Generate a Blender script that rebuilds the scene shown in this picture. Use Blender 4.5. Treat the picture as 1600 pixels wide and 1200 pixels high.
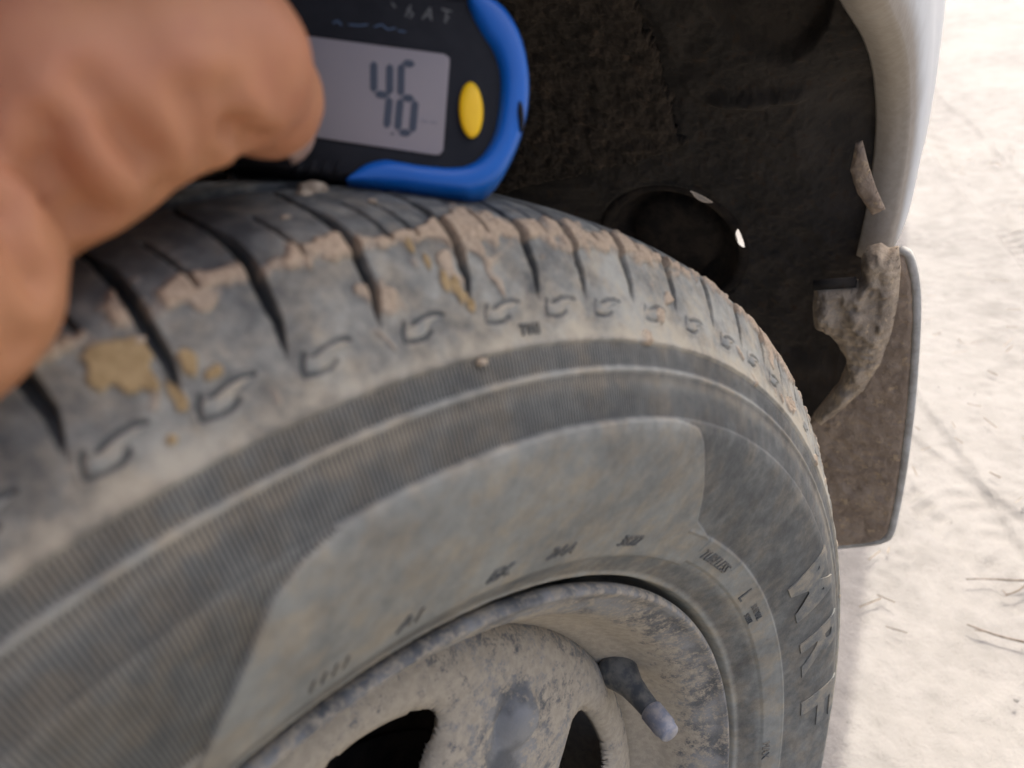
import bpy, bmesh, math
import numpy as np
from mathutils import Matrix, Vector

for o in list(bpy.data.objects):
    bpy.data.objects.remove(o)
scene = bpy.context.scene
COL = scene.collection
rng = np.random.default_rng(7)
PI = math.pi

# ---------------------------------------------------------------- frames
# Wheel frame: x along the wheel's heading, y out along the axle, z up.
# World: X car forward, Y outboard, Z up, ground at Z = 0, axle at (0, 0, H).
H = 0.303
SIG = math.radians(15.0)          # steering angle
PHI = -0.06                       # caster tilt of the wheel frame
XH = np.array([math.cos(PHI), 0, -math.sin(PHI)])
MW = np.array([math.cos(SIG)*XH + np.array([0, math.sin(SIG), 0]),
               -math.sin(SIG)*XH + np.array([0, math.cos(SIG), 0]),
               [math.sin(PHI), 0, math.cos(PHI)]])
OFF = np.array([0, 0, H])
WHEEL_MAT = Matrix([[*MW[0], 0], [*MW[1], 0], [*MW[2], H], [0, 0, 0, 1]])

# ---------------------------------------------------------------- camera
FPX = 1240.8
CW = np.array([0, .2034, .3446])
RM = np.array([[-0.6693, -0.5143, 0.5362], [0.7114, -0.2351, 0.6623], [-0.2146, 0.8247, 0.5233]])
U_, _, V_ = np.linalg.svd(RM)
RM = U_ @ V_
CAM = MW @ CW + OFF
RC = MW @ RM
cam_d = bpy.data.cameras.new('camera')
cam = bpy.data.objects.new('camera', cam_d)
COL.objects.link(cam)
cam.matrix_world = Matrix([[*RC[0], CAM[0]], [*RC[1], CAM[1]], [*RC[2], CAM[2]], [0, 0, 0, 1]])
cam_d.sensor_width = 36
cam_d.lens = FPX/1600*36
cam_d.clip_start = 0.005
cam_d.clip_end = 1000
cam_d.dof.use_dof = True
cam_d.dof.focus_distance = 0.37
cam_d.dof.aperture_fstop = 10.5
scene.camera = cam

# ---------------------------------------------------------------- light
SUN_EL, SUN_AZ = math.radians(66), math.radians(177)     # azimuth from +X towards +Y
world = bpy.data.worlds.new('World')
scene.world = world
world.use_nodes = True
nt = world.node_tree
sky = nt.nodes.new('ShaderNodeTexSky')
sky.sky_type = 'NISHITA'
sky.sun_disc = False
sky.sun_elevation = SUN_EL
sky.sun_rotation = PI/2 - SUN_AZ
sky.dust_density = 7.0
sky.air_density = 0.6
bg = nt.nodes['Background']
bg.inputs['Strength'].default_value = 0.15
nt.links.new(sky.outputs[0], bg.inputs['Color'])
sun_d = bpy.data.lights.new('sun', 'SUN')
sun_d.energy = 2.0
sun_d.angle = math.radians(1.5)
sun_d.color = (1.0, .95, .87)
sun = bpy.data.objects.new('sun', sun_d)
COL.objects.link(sun)
sdir = Vector((math.cos(SUN_EL)*math.cos(SUN_AZ), math.cos(SUN_EL)*math.sin(SUN_AZ), math.sin(SUN_EL)))
sun.rotation_euler = sdir.to_track_quat('Z', 'Y').to_euler()
sun.location = (1, 2, 3)
scene.view_settings.view_transform = 'Standard'
scene.view_settings.look = 'None'
scene.view_settings.exposure = 1.42
scene.view_settings.gamma = 1.0
scene.view_settings.use_curve_mapping = False

# ---------------------------------------------------------------- helpers
def ray(px, py):
    return RC @ np.array([px-800.0, -(py-600.0), -FPX])/FPX

def at(px, py, depth):
    return CAM + ray(px, py)*depth

def on_x(px, py, X):
    d = ray(px, py)
    return CAM + d*((X-CAM[0])/d[0])

def on_ground(px, py, z=0.0):
    d = ray(px, py)
    return CAM + d*((z-CAM[2])/d[2])

def hash3(i, j, k, seed):
    n = (i*374761393 + j*668265263 + k*2147483647 + seed*1274126177) & 0xFFFFFFFF
    n = ((n ^ (n >> 13))*1274126177) & 0xFFFFFFFF
    return ((n ^ (n >> 16)) & 0xFFFF)/65535.0

def vnoise(x, y, z, seed=0):
    x, y, z = np.broadcast_arrays(np.asarray(x, float), y, z)
    xi, yi, zi = np.floor(x), np.floor(y), np.floor(z)
    fx, fy, fz = x-xi, y-yi, z-zi
    xi, yi, zi = xi.astype(np.int64), yi.astype(np.int64), zi.astype(np.int64)
    fx, fy, fz = [a*a*(3-2*a) for a in (fx, fy, fz)]
    out = 0
    for a in (0, 1):
        for b in (0, 1):
            for c in (0, 1):
                w = (fx if a else 1-fx)*(fy if b else 1-fy)*(fz if c else 1-fz)
                out = out + w*hash3(xi+a, yi+b, zi+c, seed)
    return out

def fbm(x, y, z, oct=3, seed=0):
    s, a, t = 0, 1.0, 0
    for o in range(oct):
        s = s + a*vnoise(x*2**o, y*2**o, z*2**o, seed+o*17)
        t += a
        a *= .5
    return s/t

def sst(a, b, x):
    t = np.clip((x-a)/(b-a), 0, 1)
    return t*t*(3-2*t)

def catmull(P, n=24):
    P = np.asarray(P, float)
    Q = np.vstack([2*P[0]-P[1], P, 2*P[-1]-P[-2]])
    o = []
    for i in range(1, len(Q)-2):
        t = np.linspace(0, 1, n, endpoint=False)[:, None]
        a, b, c, d = Q[i-1:i+3]
        o.append(.5*((2*b)+(c-a)*t+(2*a-5*b+4*c-d)*t*t+(3*b-a-3*c+d)*t**3))
    return np.vstack(o+[P[-1:]])

def tag(o, label=None, cat=None, group=None, kind=None):
    if label: o['label'] = label
    if cat: o['category'] = cat
    if group: o['group'] = group
    if kind: o['kind'] = kind
    return o

def empty(name, parent=None, mat=None):
    o = bpy.data.objects.new(name, None)
    o.empty_display_size = .05
    COL.objects.link(o)
    if mat is not None: o.matrix_world = mat
    if parent: o.parent = parent
    return o

def mesh_np(name, V, F, mat, parent=None, smooth=True, normals=None, attrs=None):
    """V (n,3), F (m,4) or (m,3) int arrays -> one object"""
    V = np.asarray(V, np.float32)
    F = np.asarray(F, np.int32)
    me = bpy.data.meshes.new(name)
    k = F.shape[1]
    me.vertices.add(len(V))
    me.vertices.foreach_set('co', V.ravel())
    me.loops.add(F.size)
    me.loops.foreach_set('vertex_index', F.ravel())
    me.polygons.add(len(F))
    me.polygons.foreach_set('loop_start', np.arange(0, F.size, k, dtype=np.int32))
    me.polygons.foreach_set('loop_total', np.full(len(F), k, np.int32))
    me.polygons.foreach_set('use_smooth', np.full(len(F), smooth, bool))
    for an, av in (attrs or {}).items():
        a = me.attributes.new(an, 'FLOAT', 'POINT')
        a.data.foreach_set('value', np.asarray(av, np.float32).ravel())
    me.update(calc_edges=True)
    if normals is not None:
        me.normals_split_custom_set_from_vertices(np.asarray(normals, np.float32).tolist())
    me.materials.append(mat)
    o = bpy.data.objects.new(name, me)
    COL.objects.link(o)
    if parent: o.parent = parent
    return o

def obj_bm(name, bm, mat, parent=None, smooth=True):
    me = bpy.data.meshes.new(name)
    bmesh.ops.recalc_face_normals(bm, faces=bm.faces)
    for f in bm.faces: f.smooth = smooth
    bm.to_mesh(me)
    bm.free()
    me.materials.append(mat)
    o = bpy.data.objects.new(name, me)
    COL.objects.link(o)
    if parent: o.parent = parent
    return o

def grid_faces(n, m, wrap=False):
    i = np.arange(n if wrap else n-1)
    j = np.arange(m-1)
    I, J = np.meshgrid(i, j, indexing='ij')
    I2 = (I+1) % n
    return np.stack([I*m+J, I2*m+J, I2*m+J+1, I*m+J+1], -1).reshape(-1, 4)

def grid_normals(P, wrap=False):
    if wrap:
        Q = np.concatenate([P[-1:], P, P[:1]], 0)
        dt = (Q[2:]-Q[:-2])
    else:
        dt = np.gradient(P, axis=0)
    ds = np.gradient(P, axis=1)
    n = np.cross(dt, ds)
    return n/np.maximum(np.linalg.norm(n, axis=-1, keepdims=True), 1e-12)

# ---------------------------------------------------------------- materials
class NT:
    def __init__(s, name):
        s.m = bpy.data.materials.new(name)
        s.m.use_nodes = True
        s.t = s.m.node_tree
        s.b = s.t.nodes['Principled BSDF']
    def n(s, ty, **kw):
        nd = s.t.nodes.new(ty)
        for k, v in kw.items():
            setattr(nd, k, v)
        return nd
    def lk(s, a, b): s.t.links.new(a, b)
    def val(s, x):
        return x
    def math(s, op, a, b=None, clamp=False):
        nd = s.n('ShaderNodeMath', operation=op, use_clamp=clamp)
        for i, x in enumerate((a, b)):
            if x is None: continue
            if isinstance(x, (int, float)): nd.inputs[i].default_value = x
            else: s.lk(x, nd.inputs[i])
        return nd.outputs[0]
    def coord(s):
        return s.n('ShaderNodeTexCoord').outputs['Object']
    def noise(s, scale, detail=4, rough=.55, vec=None, stretch=None):
        nd = s.n('ShaderNodeTexNoise')
        nd.inputs['Scale'].default_value = scale
        nd.inputs['Detail'].default_value = detail
        nd.inputs['Roughness'].default_value = rough
        v = vec or s.coord()
        if stretch:
            mp = s.n('ShaderNodeMapping')
            mp.inputs['Scale'].default_value = stretch
            s.lk(v, mp.inputs[0])
            v = mp.outputs[0]
        s.lk(v, nd.inputs['Vector'])
        return nd.outputs['Fac']
    def attr(s, name):
        return s.n('ShaderNodeAttribute', attribute_name=name).outputs['Fac']
    def ramp(s, fac, stops):
        nd = s.n('ShaderNodeValToRGB')
        el = nd.color_ramp.elements
        while len(el) < len(stops): el.new(.5)
        for e, (p, c) in zip(el, stops):
            e.position = p
            e.color = (*c, 1) if len(c) == 3 else c
        s.lk(fac, nd.inputs[0])
        return nd.outputs[0]
    def rng(s, fac, a, b, c=0., d=1.):
        nd = s.n('ShaderNodeMapRange')
        nd.interpolation_type = 'SMOOTHSTEP'
        for i, v in enumerate((a, b, c, d)): nd.inputs[i+1].default_value = v
        s.lk(fac, nd.inputs[0])
        return nd.outputs[0]
    def mix(s, fac, a, b):
        nd = s.n('ShaderNodeMix', data_type='RGBA')
        for i, x in ((0, fac), (6, a), (7, b)):
            if isinstance(x, (int, float)): nd.inputs[i].default_value = x
            elif isinstance(x, tuple): nd.inputs[i].default_value = (*x, 1)
            else: s.lk(x, nd.inputs[i])
        return nd.outputs[2]
    def col(s, c):
        if isinstance(c, tuple): s.b.inputs['Base Color'].default_value = (*c, 1)
        else: s.lk(c, s.b.inputs['Base Color'])
    def rough(s, r):
        if isinstance(r, (int, float)): s.b.inputs['Roughness'].default_value = r
        else: s.lk(r, s.b.inputs['Roughness'])
    def bump(s, h, dist, strength=1.0, prev=None):
        nd = s.n('ShaderNodeBump')
        nd.inputs['Distance'].default_value = dist
        nd.inputs['Strength'].default_value = strength
        s.lk(h, nd.inputs['Height'])
        if prev is not None: s.lk(prev, nd.inputs['Normal'])
        s.lk(nd.outputs[0], s.b.inputs['Normal'])
        return nd.outputs[0]

RUBBER = (.041, .046, .049)
DUST_A, DUST_B = (.375, .382, .340), (.46, .41, .31)

def mat_tyre():
    s = NT('dusty_rubber')
    dust = s.attr('dust')
    n1 = s.noise(55, 5, .6)
    n2 = s.noise(210, 4, .6)
    n3 = s.noise(1400, 3, .6)
    k = s.math('ADD', s.math('MULTIPLY', s.math('SUBTRACT', n1, .5), 1.5), s.math('MULTIPLY', s.math('SUBTRACT', n2, .5), 1.1))
    k = s.math('ADD', k, s.math('MULTIPLY', s.math('SUBTRACT', n3, .5), .35))
    f = s.math('ADD', dust, s.math('MULTIPLY', k, s.attr('mottle')))
    rib = s.math('SINE', s.attr('ribphase'))
    ribm = s.math('MULTIPLY', rib, s.attr('ribmask'))
    f = s.math('ADD', f, s.math('MULTIPLY', ribm, .36))
    f = s.rng(f, 0.02, 0.98, 0.06, .93)
    tone = s.mix(s.math('ADD', s.rng(s.noise(90, 4, .65), .40, .68), s.attr('warm'), True), DUST_A, DUST_B)
    base = s.mix(f, RUBBER, tone)
    mud = s.attr('mud')
    mt = s.mix(s.rng(s.noise(900, 4, .7), .3, .7), (.39, .29, .195), (.58, .45, .315))
    base = s.mix(mud, base, mt)
    ym = s.attr('ymud')
    yt = s.mix(s.rng(s.noise(500, 4, .7), .3, .7), (.33, .23, .105), (.45, .325, .165))
    base = s.mix(ym, base, yt)
    s.col(base)
    s.rough(s.math('ADD', s.math('MULTIPLY', f, .25), .62))
    s.b.inputs['Specular IOR Level'].default_value = .35
    b1 = s.bump(ribm, .00040)
    b2 = s.bump(n3, .00018, .8, b1)
    s.bump(s.math('MULTIPLY', s.noise(2600, 3, .7), s.math('ADD', mud, ym)), .0006, .8, b2)
    return s.m

def mat_mold(name, dustlevel):
    s = NT(name)
    n1 = s.noise(120, 4, .6)
    n3 = s.noise(1500, 3, .6)
    f = s.math('ADD', s.math('MULTIPLY', s.math('SUBTRACT', n1, .5), 1.0), s.math('MULTIPLY', s.math('SUBTRACT', n3, .5), .4))
    f = s.math('ADD', f, dustlevel, True)
    s.col(s.mix(f, RUBBER, s.mix(s.rng(n1, .4, .6), DUST_A, DUST_B)))
    s.rough(.8)
    s.bump(n3, .00015, .6)
    return s.m

def mat_steel():
    s = NT('dusty_painted_steel')
    vec = s.coord()
    n1 = s.noise(38, 5, .62, vec)
    n2 = s.noise(230, 5, .68, vec)
    n3 = s.noise(900, 4, .7, vec)
    f = s.math('ADD', s.math('MULTIPLY', n1, .5), s.math('MULTIPLY', n2, 1.3))
    f = s.math('ADD', f, s.math('MULTIPLY', n3, .75))
    f = s.math('ADD', f, s.math('MULTIPLY', s.attr('dust'), .75))
    paint = s.mix(s.rng(s.noise(60, 4), .35, .65), (.095, .100, .102), (.25, .252, .242))
    dst = s.mix(s.rng(s.noise(300, 4), .35, .65), (.36, .315, .24), (.43, .375, .285))
    s.col(s.mix(s.rng(f, 1.24, 1.62), paint, dst))
    s.rough(s.rng(f, 1.1, 1.35, .5, .9))
    b = s.bump(n3, .00025, .7)
    s.bump(n2, .0004, .6, b)
    return s.m

def mat_plain(name, c, rough=.5, noise=None, spec=None, metal=0):
    s = NT(name)
    if noise:
        c2, sc = noise
        s.col(s.mix(s.rng(s.noise(sc, 4, .6), .35, .65), c, c2))
    else:
        s.col(c)
    s.rough(rough)
    s.b.inputs['Metallic'].default_value = metal
    if spec is not None: s.b.inputs['Specular IOR Level'].default_value = spec
    return s.m

def mat_rough_dark(name, c1, c2, sc, bdist, bsc, clods=None):
    s = NT(name)
    n = s.noise(sc, 5, .65)
    base = s.mix(s.rng(n, .35, .65), c1, c2)
    if clods:
        base = s.mix(s.rng(s.noise(clods[1], 5, .7), .56, .66), base, clods[0])
    s.col(base)
    s.rough(.92)
    s.b.inputs['Specular IOR Level'].default_value = .2
    b = s.bump(s.noise(bsc, 4, .7), bdist, .9)
    s.bump(s.noise(bsc*5, 3, .7), bdist*.25, .8, b)
    return s.m

def mat_skin():
    s = NT('skin')
    n1 = s.noise(22, 3, .5)
    n2 = s.noise(90, 4, .6)
    c = s.mix(s.rng(n1, .35, .65), (.46, .215, .105), (.45, .195, .105))
    c = s.mix(s.math('MULTIPLY', s.rng(n2, .5, .75), .35), c, (.36, .13, .085))
    s.col(c)
    s.rough(.55)
    s.b.inputs['Subsurface Weight'].default_value = .18
    s.b.inputs['Subsurface Radius'].default_value = (.006, .0025, .0012)
    s.b.inputs['Subsurface Scale'].default_value = .6
    s.b.inputs['Specular IOR Level'].default_value = .35
    s.bump(s.noise(1300, 3, .6), .00015, .5)
    return s.m

def mat_ground():
    s = NT('dry_sand')
    n1 = s.noise(2.2, 4, .6)
    n2 = s.noise(26, 5, .65)
    n3 = s.noise(240, 4, .7)
    c = s.mix(s.rng(n2, .35, .65), (.155, .145, .128), (.200, .188, .169))
    c = s.mix(s.math('MULTIPLY', s.rng(n1, .4, .65), .5), c, (.255, .24, .215))
    c = s.mix(s.math('MULTIPLY', s.rng(n3, .58, .72), .45), c, (.145, .128, .108))
    s.col(c)
    s.rough(.62)
    s.b.inputs['Specular IOR Level'].default_value = .35
    b = s.bump(n3, .004, .6)
    s.bump(n2, .004, .35, b)
    return s.m

def mat_fender():
    s = NT('dusty_white_paint')
    d = s.attr('dust')
    n1 = s.noise(30, 4, .6)
    n2 = s.noise(220, 4, .65)
    f = s.math('ADD', d, s.math('MULTIPLY', s.math('SUBTRACT', n1, .5), .5))
    f = s.math('ADD', f, s.math('MULTIPLY', s.math('SUBTRACT', n2, .5), .12))
    f = s.rng(f, .1, .85)
    dirt = s.mix(s.rng(n2, .38, .62), (.315, .28, .23), (.35, .312, .26))
    s.col(s.mix(f, (.50, .54, .56), dirt))
    s.rough(s.math('ADD', s.math('MULTIPLY', f, .5), .3))
    s.b.inputs['Specular IOR Level'].default_value = .3
    return s.m

M_TYRE = mat_tyre()
M_LETTER = mat_mold('moulded_rubber_letter', .43)
M_ARROW = mat_mold('moulded_rubber_arrow', .62)
M_TEXT = mat_mold('moulded_rubber_text', .27)
M_STEEL = mat_steel()
M_DARKSTEEL = mat_rough_dark('brake_steel', (.012, .010, .009), (.035, .027, .02), 60, .0006, 300)
M_VALVE = mat_plain('valve_rubber', (.045, .052, .058), .6, ((.15, .145, .125), 160))
M_VCAP = mat_plain('valve_cap_plastic', (.20, .22, .27), .5, ((.34, .33, .33), 300))
M_BLUE = mat_plain('blue_plastic', (.002, .12, .50), .32)
M_BLACK = mat_plain('black_plastic', (.007, .007, .009), .5, ((.011, .011, .013), 200), spec=.22)
M_LCD = mat_plain('lcd_glass', (.29, .262, .265), .5, spec=.2)
M_DIGIT = mat_plain('lcd_segment', (.040, .048, .065), .4)
M_FAINT = mat_plain('lcd_unit', (.20, .185, .20), .4)
M_YELLOW = mat_plain('yellow_rubber', (1.0, .60, .003), .45)
M_PRINT = mat_plain('pale_print', (.10, .10, .09), .5)
M_BPRINT = mat_plain('blue_print', (.07, .12, .2), .5)
M_METAL = mat_plain('probe_steel', (.6, .6, .6), .3, metal=1)
M_SKIN = mat_skin()
M_NAIL = mat_plain('nail', (.72, .50, .42), .3)
M_GROUND = mat_ground()
M_FENDER = mat_fender()
M_LINER = mat_rough_dark('liner_plastic', (.030, .027, .0235), (.048, .041, .034), 30, .0012, 160, ((.045, .033, .024), 120))
M_FELT = mat_rough_dark('felt_fibre', (.034, .028, .022), (.066, .052, .039), 70, .0012, 520, ((.085, .062, .044), 60))
M_FLAP = mat_rough_dark('muddy_flap', (.25, .19, .138), (.36, .28, .205), 60, .0022, 170, ((.44, .33, .21), 140))
M_FLAPEDGE = mat_rough_dark('flap_edge', (.33, .31, .27), (.50, .49, .45), 60, .0005, 300)
M_BRACKET = mat_rough_dark('dusty_bracket', (.26, .21, .155), (.44, .355, .255), 70, .0026, 150, ((.52, .40, .26), 90))
M_TWIG = mat_rough_dark('dry_twig', (.10, .078, .06), (.19, .155, .125), 90, .0006, 400)
M_STRAW = mat_rough_dark('straw', (.30, .24, .17), (.45, .38, .28), 90, .0004, 400)

# ---------------------------------------------------------------- ground
def build_ground():
    nx, ny = 520, 300
    gx = -np.concatenate([np.linspace(-1.2, .25, 40, endpoint=False), np.linspace(.25, 1.6, 330, endpoint=False), np.geomspace(1.6, 6.0, 150)])
    gy = np.concatenate([-np.geomspace(3.0, .06, 50), np.linspace(0, .9, 220), np.geomspace(.92, 4.0, 30)])
    X, Y = np.meshgrid(gx, gy, indexing='ij')
    z = (fbm(X*3, Y*3, 0*X, 3, 3)-.5)*.012 + (fbm(X*22, Y*22, 0*X, 3, 9)-.5)*.0045 + (fbm(X*90, Y*90, 0*X, 2, 12)-.5)*.0035
    # two tyre tracks pressed into the sand, with tread bars across them
    for (cx, cy, ang, w, seed) in ((-.62, .235, math.radians(205), .060, 1), (-.80, .50, math.radians(196), .07, 2), (-.5, .42, math.radians(222), .05, 5)):
        u = (X-cx)*math.cos(ang)+(Y-cy)*math.sin(ang)
        v = -(X-cx)*math.sin(ang)+(Y-cy)*math.cos(ang)
        v = v+.012*(vnoise(u*5, 0*u, 0*u, seed)-.5)
        m = 1-sst(w*.85, w, np.abs(v))
        patch = sst(.35, .6, fbm(X*6, Y*6, 0*X, 2, 20+seed))
        bars = np.sin((u + .35*np.abs(v))*2*PI/.026)
        z = z + m*(-.004 + .0050*patch*bars*(1-sst(w*.1, w*.2, np.abs(np.abs(v)-w*.45))*.5))
        z = z + .0022*np.exp(-((np.abs(v)-w*1.02)/.010)**2)*patch
    edge = np.minimum.reduce([sst(-6.0, -4.0, X), 1-sst(.6, 1.2, X), sst(-3, -2, Y), 1-sst(3, 4, Y)])
    # level under the tyre's contact patch
    flat = sst(.10, .22, np.hypot(X, Y))
    z = z*edge*flat-.002
    P = np.stack([X, Y, z], -1)
    V = P.reshape(-1, 3)
    F = grid_faces(len(gx), len(gy))[:, ::-1]
    # far ground to the horizon in the same sheet
    n0 = len(V)
    B = 220.0
    x0, x1, y0, y1 = gx[-1], gx[0], gy[0], gy[-1]
    ex = [-B, x0, x1, B]
    ey = [-B, y0, y1, B]
    extra = np.array([[a, b, -.002] for a in ex for b in ey])
    ef = []
    for i in range(3):
        for j in range(3):
            if i == 1 and j == 1: continue
            a = n0+i*4+j
            ef.append([a, a+4, a+5, a+1])
    o = mesh_np('ground', np.vstack([V, extra]), np.vstack([F, np.array(ef)]), M_GROUND)
    tag(o, 'pale dry sandy ground with tyre tracks', None, None, 'structure')
build_ground()

# ---------------------------------------------------------------- car root
car = empty('parked_car')
tag(car, 'dusty white car, wheel arch with mud flap and steel front wheel', 'car')

def body_y(X, Z):
    """outboard offset of the body side, X car forward, Z above the axle"""
    y = np.interp(X, [-2.2, -1.4, -1.0, -.75, -.6, -.45, 0, .45, .75], [.098, .108, .124, .141, .149, .1505, .150, .146, .11])
    y = y - .055*sst(.24, -.12, Z)**1.3 - .05*sst(.38, .62, Z)
    return y

ARX, ARZ = .435, .405
def arch_r(a):
    d = math.degrees(a)
    ra = 1/math.hypot(math.cos(a)/ARX, math.sin(a)/ARZ)
    return ra*(1+.20*float(1-sst(98, 124, d))+.14*float(sst(132, 154, d))-.05*float(sst(154, 166, d)))  # arch top and front widened to let more light onto the hand
def build_fender():
    na, nt_ = 200, 46
    al = np.radians(np.linspace(-16, 165.5, na))
    tq = np.linspace(0, 1, nt_)**1.7
    P = np.zeros((na, nt_, 3))
    D = np.zeros((na, nt_))
    for i, a in enumerate(al):
        c, s_ = math.cos(a), math.sin(a)
        ra = arch_r(a)
        lim = []
        if c > 1e-6: lim.append(.75/c)
        if c < -1e-6: lim.append(2.0/-c)
        if s_ > 1e-6: lim.append(.62/s_)
        if s_ < -1e-6: lim.append(.14/-s_)
        ro = max(min(lim), ra+.02)
        r = ra+(ro-ra)*tq
        X, Z = r*c, r*s_
        d = r-ra
        y = body_y(X, Z) - .004*np.exp(-d/.010) + .002*np.exp(-((d-.05)/.03)**2)
        P[i, :, 0], P[i, :, 1], P[i, :, 2] = X, y, Z+H
        D[i] = np.clip(.9*np.exp(-(d/.014)**1.2)+.16*np.exp(-d/.09), 0, 1)
    # return flange folded inwards along the arch
    nf = 12
    Q = np.zeros((na, nf, 3))
    DQ = np.full((na, nf), .92)
    for i, a in enumerate(al):
        c, s_ = math.cos(a), math.sin(a)
        y0 = P[i, 0, 1]
        ra = math.hypot(P[i, 0, 0], P[i, 0, 2]-H)
        for j in range(nf):
            t = 1-j/nf
            r = ra-.004*math.sin(PI*min(1, t*1.5)/2)+.006*t*t
            Q[i, j] = (r*c, y0-.017*t, r*s_+H)
            DQ[i, j] = .85
    P = np.concatenate([Q, P], 1)
    D = np.concatenate([DQ, D], 1)
    nz = (fbm(P[..., 0]*120, P[..., 1]*120, P[..., 2]*120, 2, 31)-.5)*.0005*sst(.4, .9, D)
    P[..., 1] += nz
    F = grid_faces(*P.shape[:2])
    o = mesh_np('fender', P.reshape(-1, 3), F, M_FENDER, car, attrs={'dust': D.ravel()})
    m = o.modifiers.new('sheet', 'SOLIDIFY')
    m.thickness = .0016
    m.offset = 0
    o['label'] = 'white painted fender with dust-caked arch lip'
build_fender()

# wheel arch liner: dark plastic shell, felt pad, round access hole with a cap behind it
HOLE_C = None
RL = .475
def liner_hit(px, py, R):
    d = ray(px, py)
    ox, oz = CAM[0], CAM[2]-H
    A = d[0]**2+d[2]**2
    B = 2*(ox*d[0]+oz*d[2])
    Cc = ox*ox+oz*oz-R*R
    t = (-B+math.sqrt(B*B-4*A*Cc))/2/A
    p = CAM+t*d
    return math.degrees(math.atan2(p[2]-H, p[0])), p[1], p

def cyl_pt(a, R, y):
    return np.stack([R*np.cos(a), y+0*a, R*np.sin(a)+H], -1)

def build_liner():
    ah, yh, _ = liner_hit(1050, 385, RL)
    ah = math.radians(ah)
    RH = .055
    A = np.radians(np.concatenate([np.linspace(-28, 140, 80, endpoint=False), np.linspace(140, 176, 300, endpoint=False), np.linspace(176, 187, 24)]))
    Yv = np.concatenate([np.linspace(-.20, -.06, 20, endpoint=False), np.linspace(-.06, .137, 250)])
    AA, YY = np.meshgrid(A, Yv, indexing='ij')
    du, dv = (AA-ah)*RL, YY-yh
    dist = np.hypot(du, dv)
    inside = dist < RH
    # snap the rim of the opening
    near = np.abs(dist-RH) < .00075
    k = np.where(near, RH/np.maximum(dist, 1e-6), 1)
    AA = ah+du*k/RL
    YY = yh+dv*k
    R = RL + (fbm(AA*30, YY*60, 0*AA, 3, 41)-.5)*.006 + (fbm(AA*150, YY*300, 0*AA, 2, 45)-.5)*.0016
    # moulded rib running across and a swaged pocket
    R = R - .006*np.exp(-((np.degrees(AA)-150.5)/.55)**2)*sst(.03, .05, YY)*(1-sst(.09, .105, YY))
    R = R + .012*(1-sst(.85, 1.0, np.hypot((np.degrees(AA)-139)/9, (YY-.085)/.035)))
    ar = np.array([arch_r(a) for a in A])[:, None]+.004
    R = R + np.maximum(ar-RL, 0)*sst(.085, .125, YY) + np.minimum(ar-RL, 0)*sst(.125, .133, YY)
    R = np.where(near | (dist < RH+.002), RL, R)
    P = np.stack([R*np.cos(AA), YY, R*np.sin(AA)+H], -1)
    F = grid_faces(*P.shape[:2])
    ins = (inside & ~near).ravel()
    F = F[~ins[F].any(1)]
    o = mesh_np('wheel_arch_liner', P.reshape(-1, 3), F, M_LINER, car)
    m = o.modifiers.new('sheet', 'SOLIDIFY'); m.thickness = .003; m.offset = -1
    o['label'] = 'dark plastic wheel arch liner'
    # inboard wall
    na, nr = 90, 30
    A2 = np.radians(np.linspace(-28, 187, na)); R2 = np.linspace(.07, RL+.004, nr)
    G, S = np.meshgrid(A2, R2, indexing='ij')
    P = np.stack([S*np.cos(G), -.196+.01*(fbm(S*30, G*8, 0*G, 3, 50)-.5), S*np.sin(G)+H], -1)
    mesh_np('inner_wing', P.reshape(-1, 3), grid_faces(na, nr)[:, ::-1], M_LINER, car)
    # cup behind the opening with two light slots near its upper outer rim
    er = np.array([math.cos(ah), 0, math.sin(ah)])
    ea = np.array([-math.sin(ah), 0, math.cos(ah)])
    ey = np.array([0, 1.0, 0])
    c0 = np.array([0, 0, H])+er*RL+ey*yh
    na = 240
    ph = np.linspace(0, 2*PI, na, endpoint=False)
    V, F = [], []
    rings = [(RH+.0015, -.0008), (RH-.0004, -.0026), (RH-.0052, -.0026), (RH-.007, .004), (.040, .0185), (.034, .0185), (.032, .012), (.016, .012), (.0, .012)]
    for (r, h) in rings:
        for p in ph:
            V.append(c0+er*h+(-ea*math.sin(p)+ey*math.cos(p))*r)
    def pang(px, py):
        a_, y_, _ = liner_hit(px, py, RL-.0046)
        return math.degrees(math.atan2(-(math.radians(a_)-ah)*RL, y_-yh)) % 360
    def between(d, a, b):
        w = (b-a+180) % 360-180
        q = (d-a+180) % 360-180
        return 0 < q*(1 if w > 0 else -1) < abs(w)
    s1 = (pang(1086, 281), pang(1127, 307)); s2 = (pang(1151, 362), pang(1155, 390))
    def slot(d, ring):
        return ring == 1 and (between(d, *s1) or between(d, *s2))
    for k in range(len(rings)-1):
        for i in range(na):
            d = math.degrees(ph[i])
            if slot(d, k):
                # crescent: the light gap tapers towards both ends
                rng_ = s1 if between(d, *s1) else s2
                wd = abs((rng_[1]-rng_[0]+180) % 360-180)
                def rin(dd):
                    fr = min(1, max(0, abs((dd-rng_[0]+180) % 360-180)/wd))
                    return rings[1][0]-.0048*math.sin(PI*fr)**.6
                d2 = math.degrees(ph[(i+1) % na])
                n0 = len(V)
                for dd in (d, d2):
                    p = math.radians(dd)
                    V.append(c0+er*rings[1][1]+(-ea*math.sin(p)+ey*math.cos(p))*rin(dd))
                F.append([n0, n0+1, 2*na+(i+1) % na, 2*na+i])
                continue
            a, b = k*na+i, k*na+(i+1) % na
            F.append([a, b, b+na, a+na])
    o = mesh_np('access_cap', np.array(V), np.array(F), M_DARKSTEEL, car)
    o['label'] = 'dark round cap in liner opening with slivers of light'
build_liner()

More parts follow.
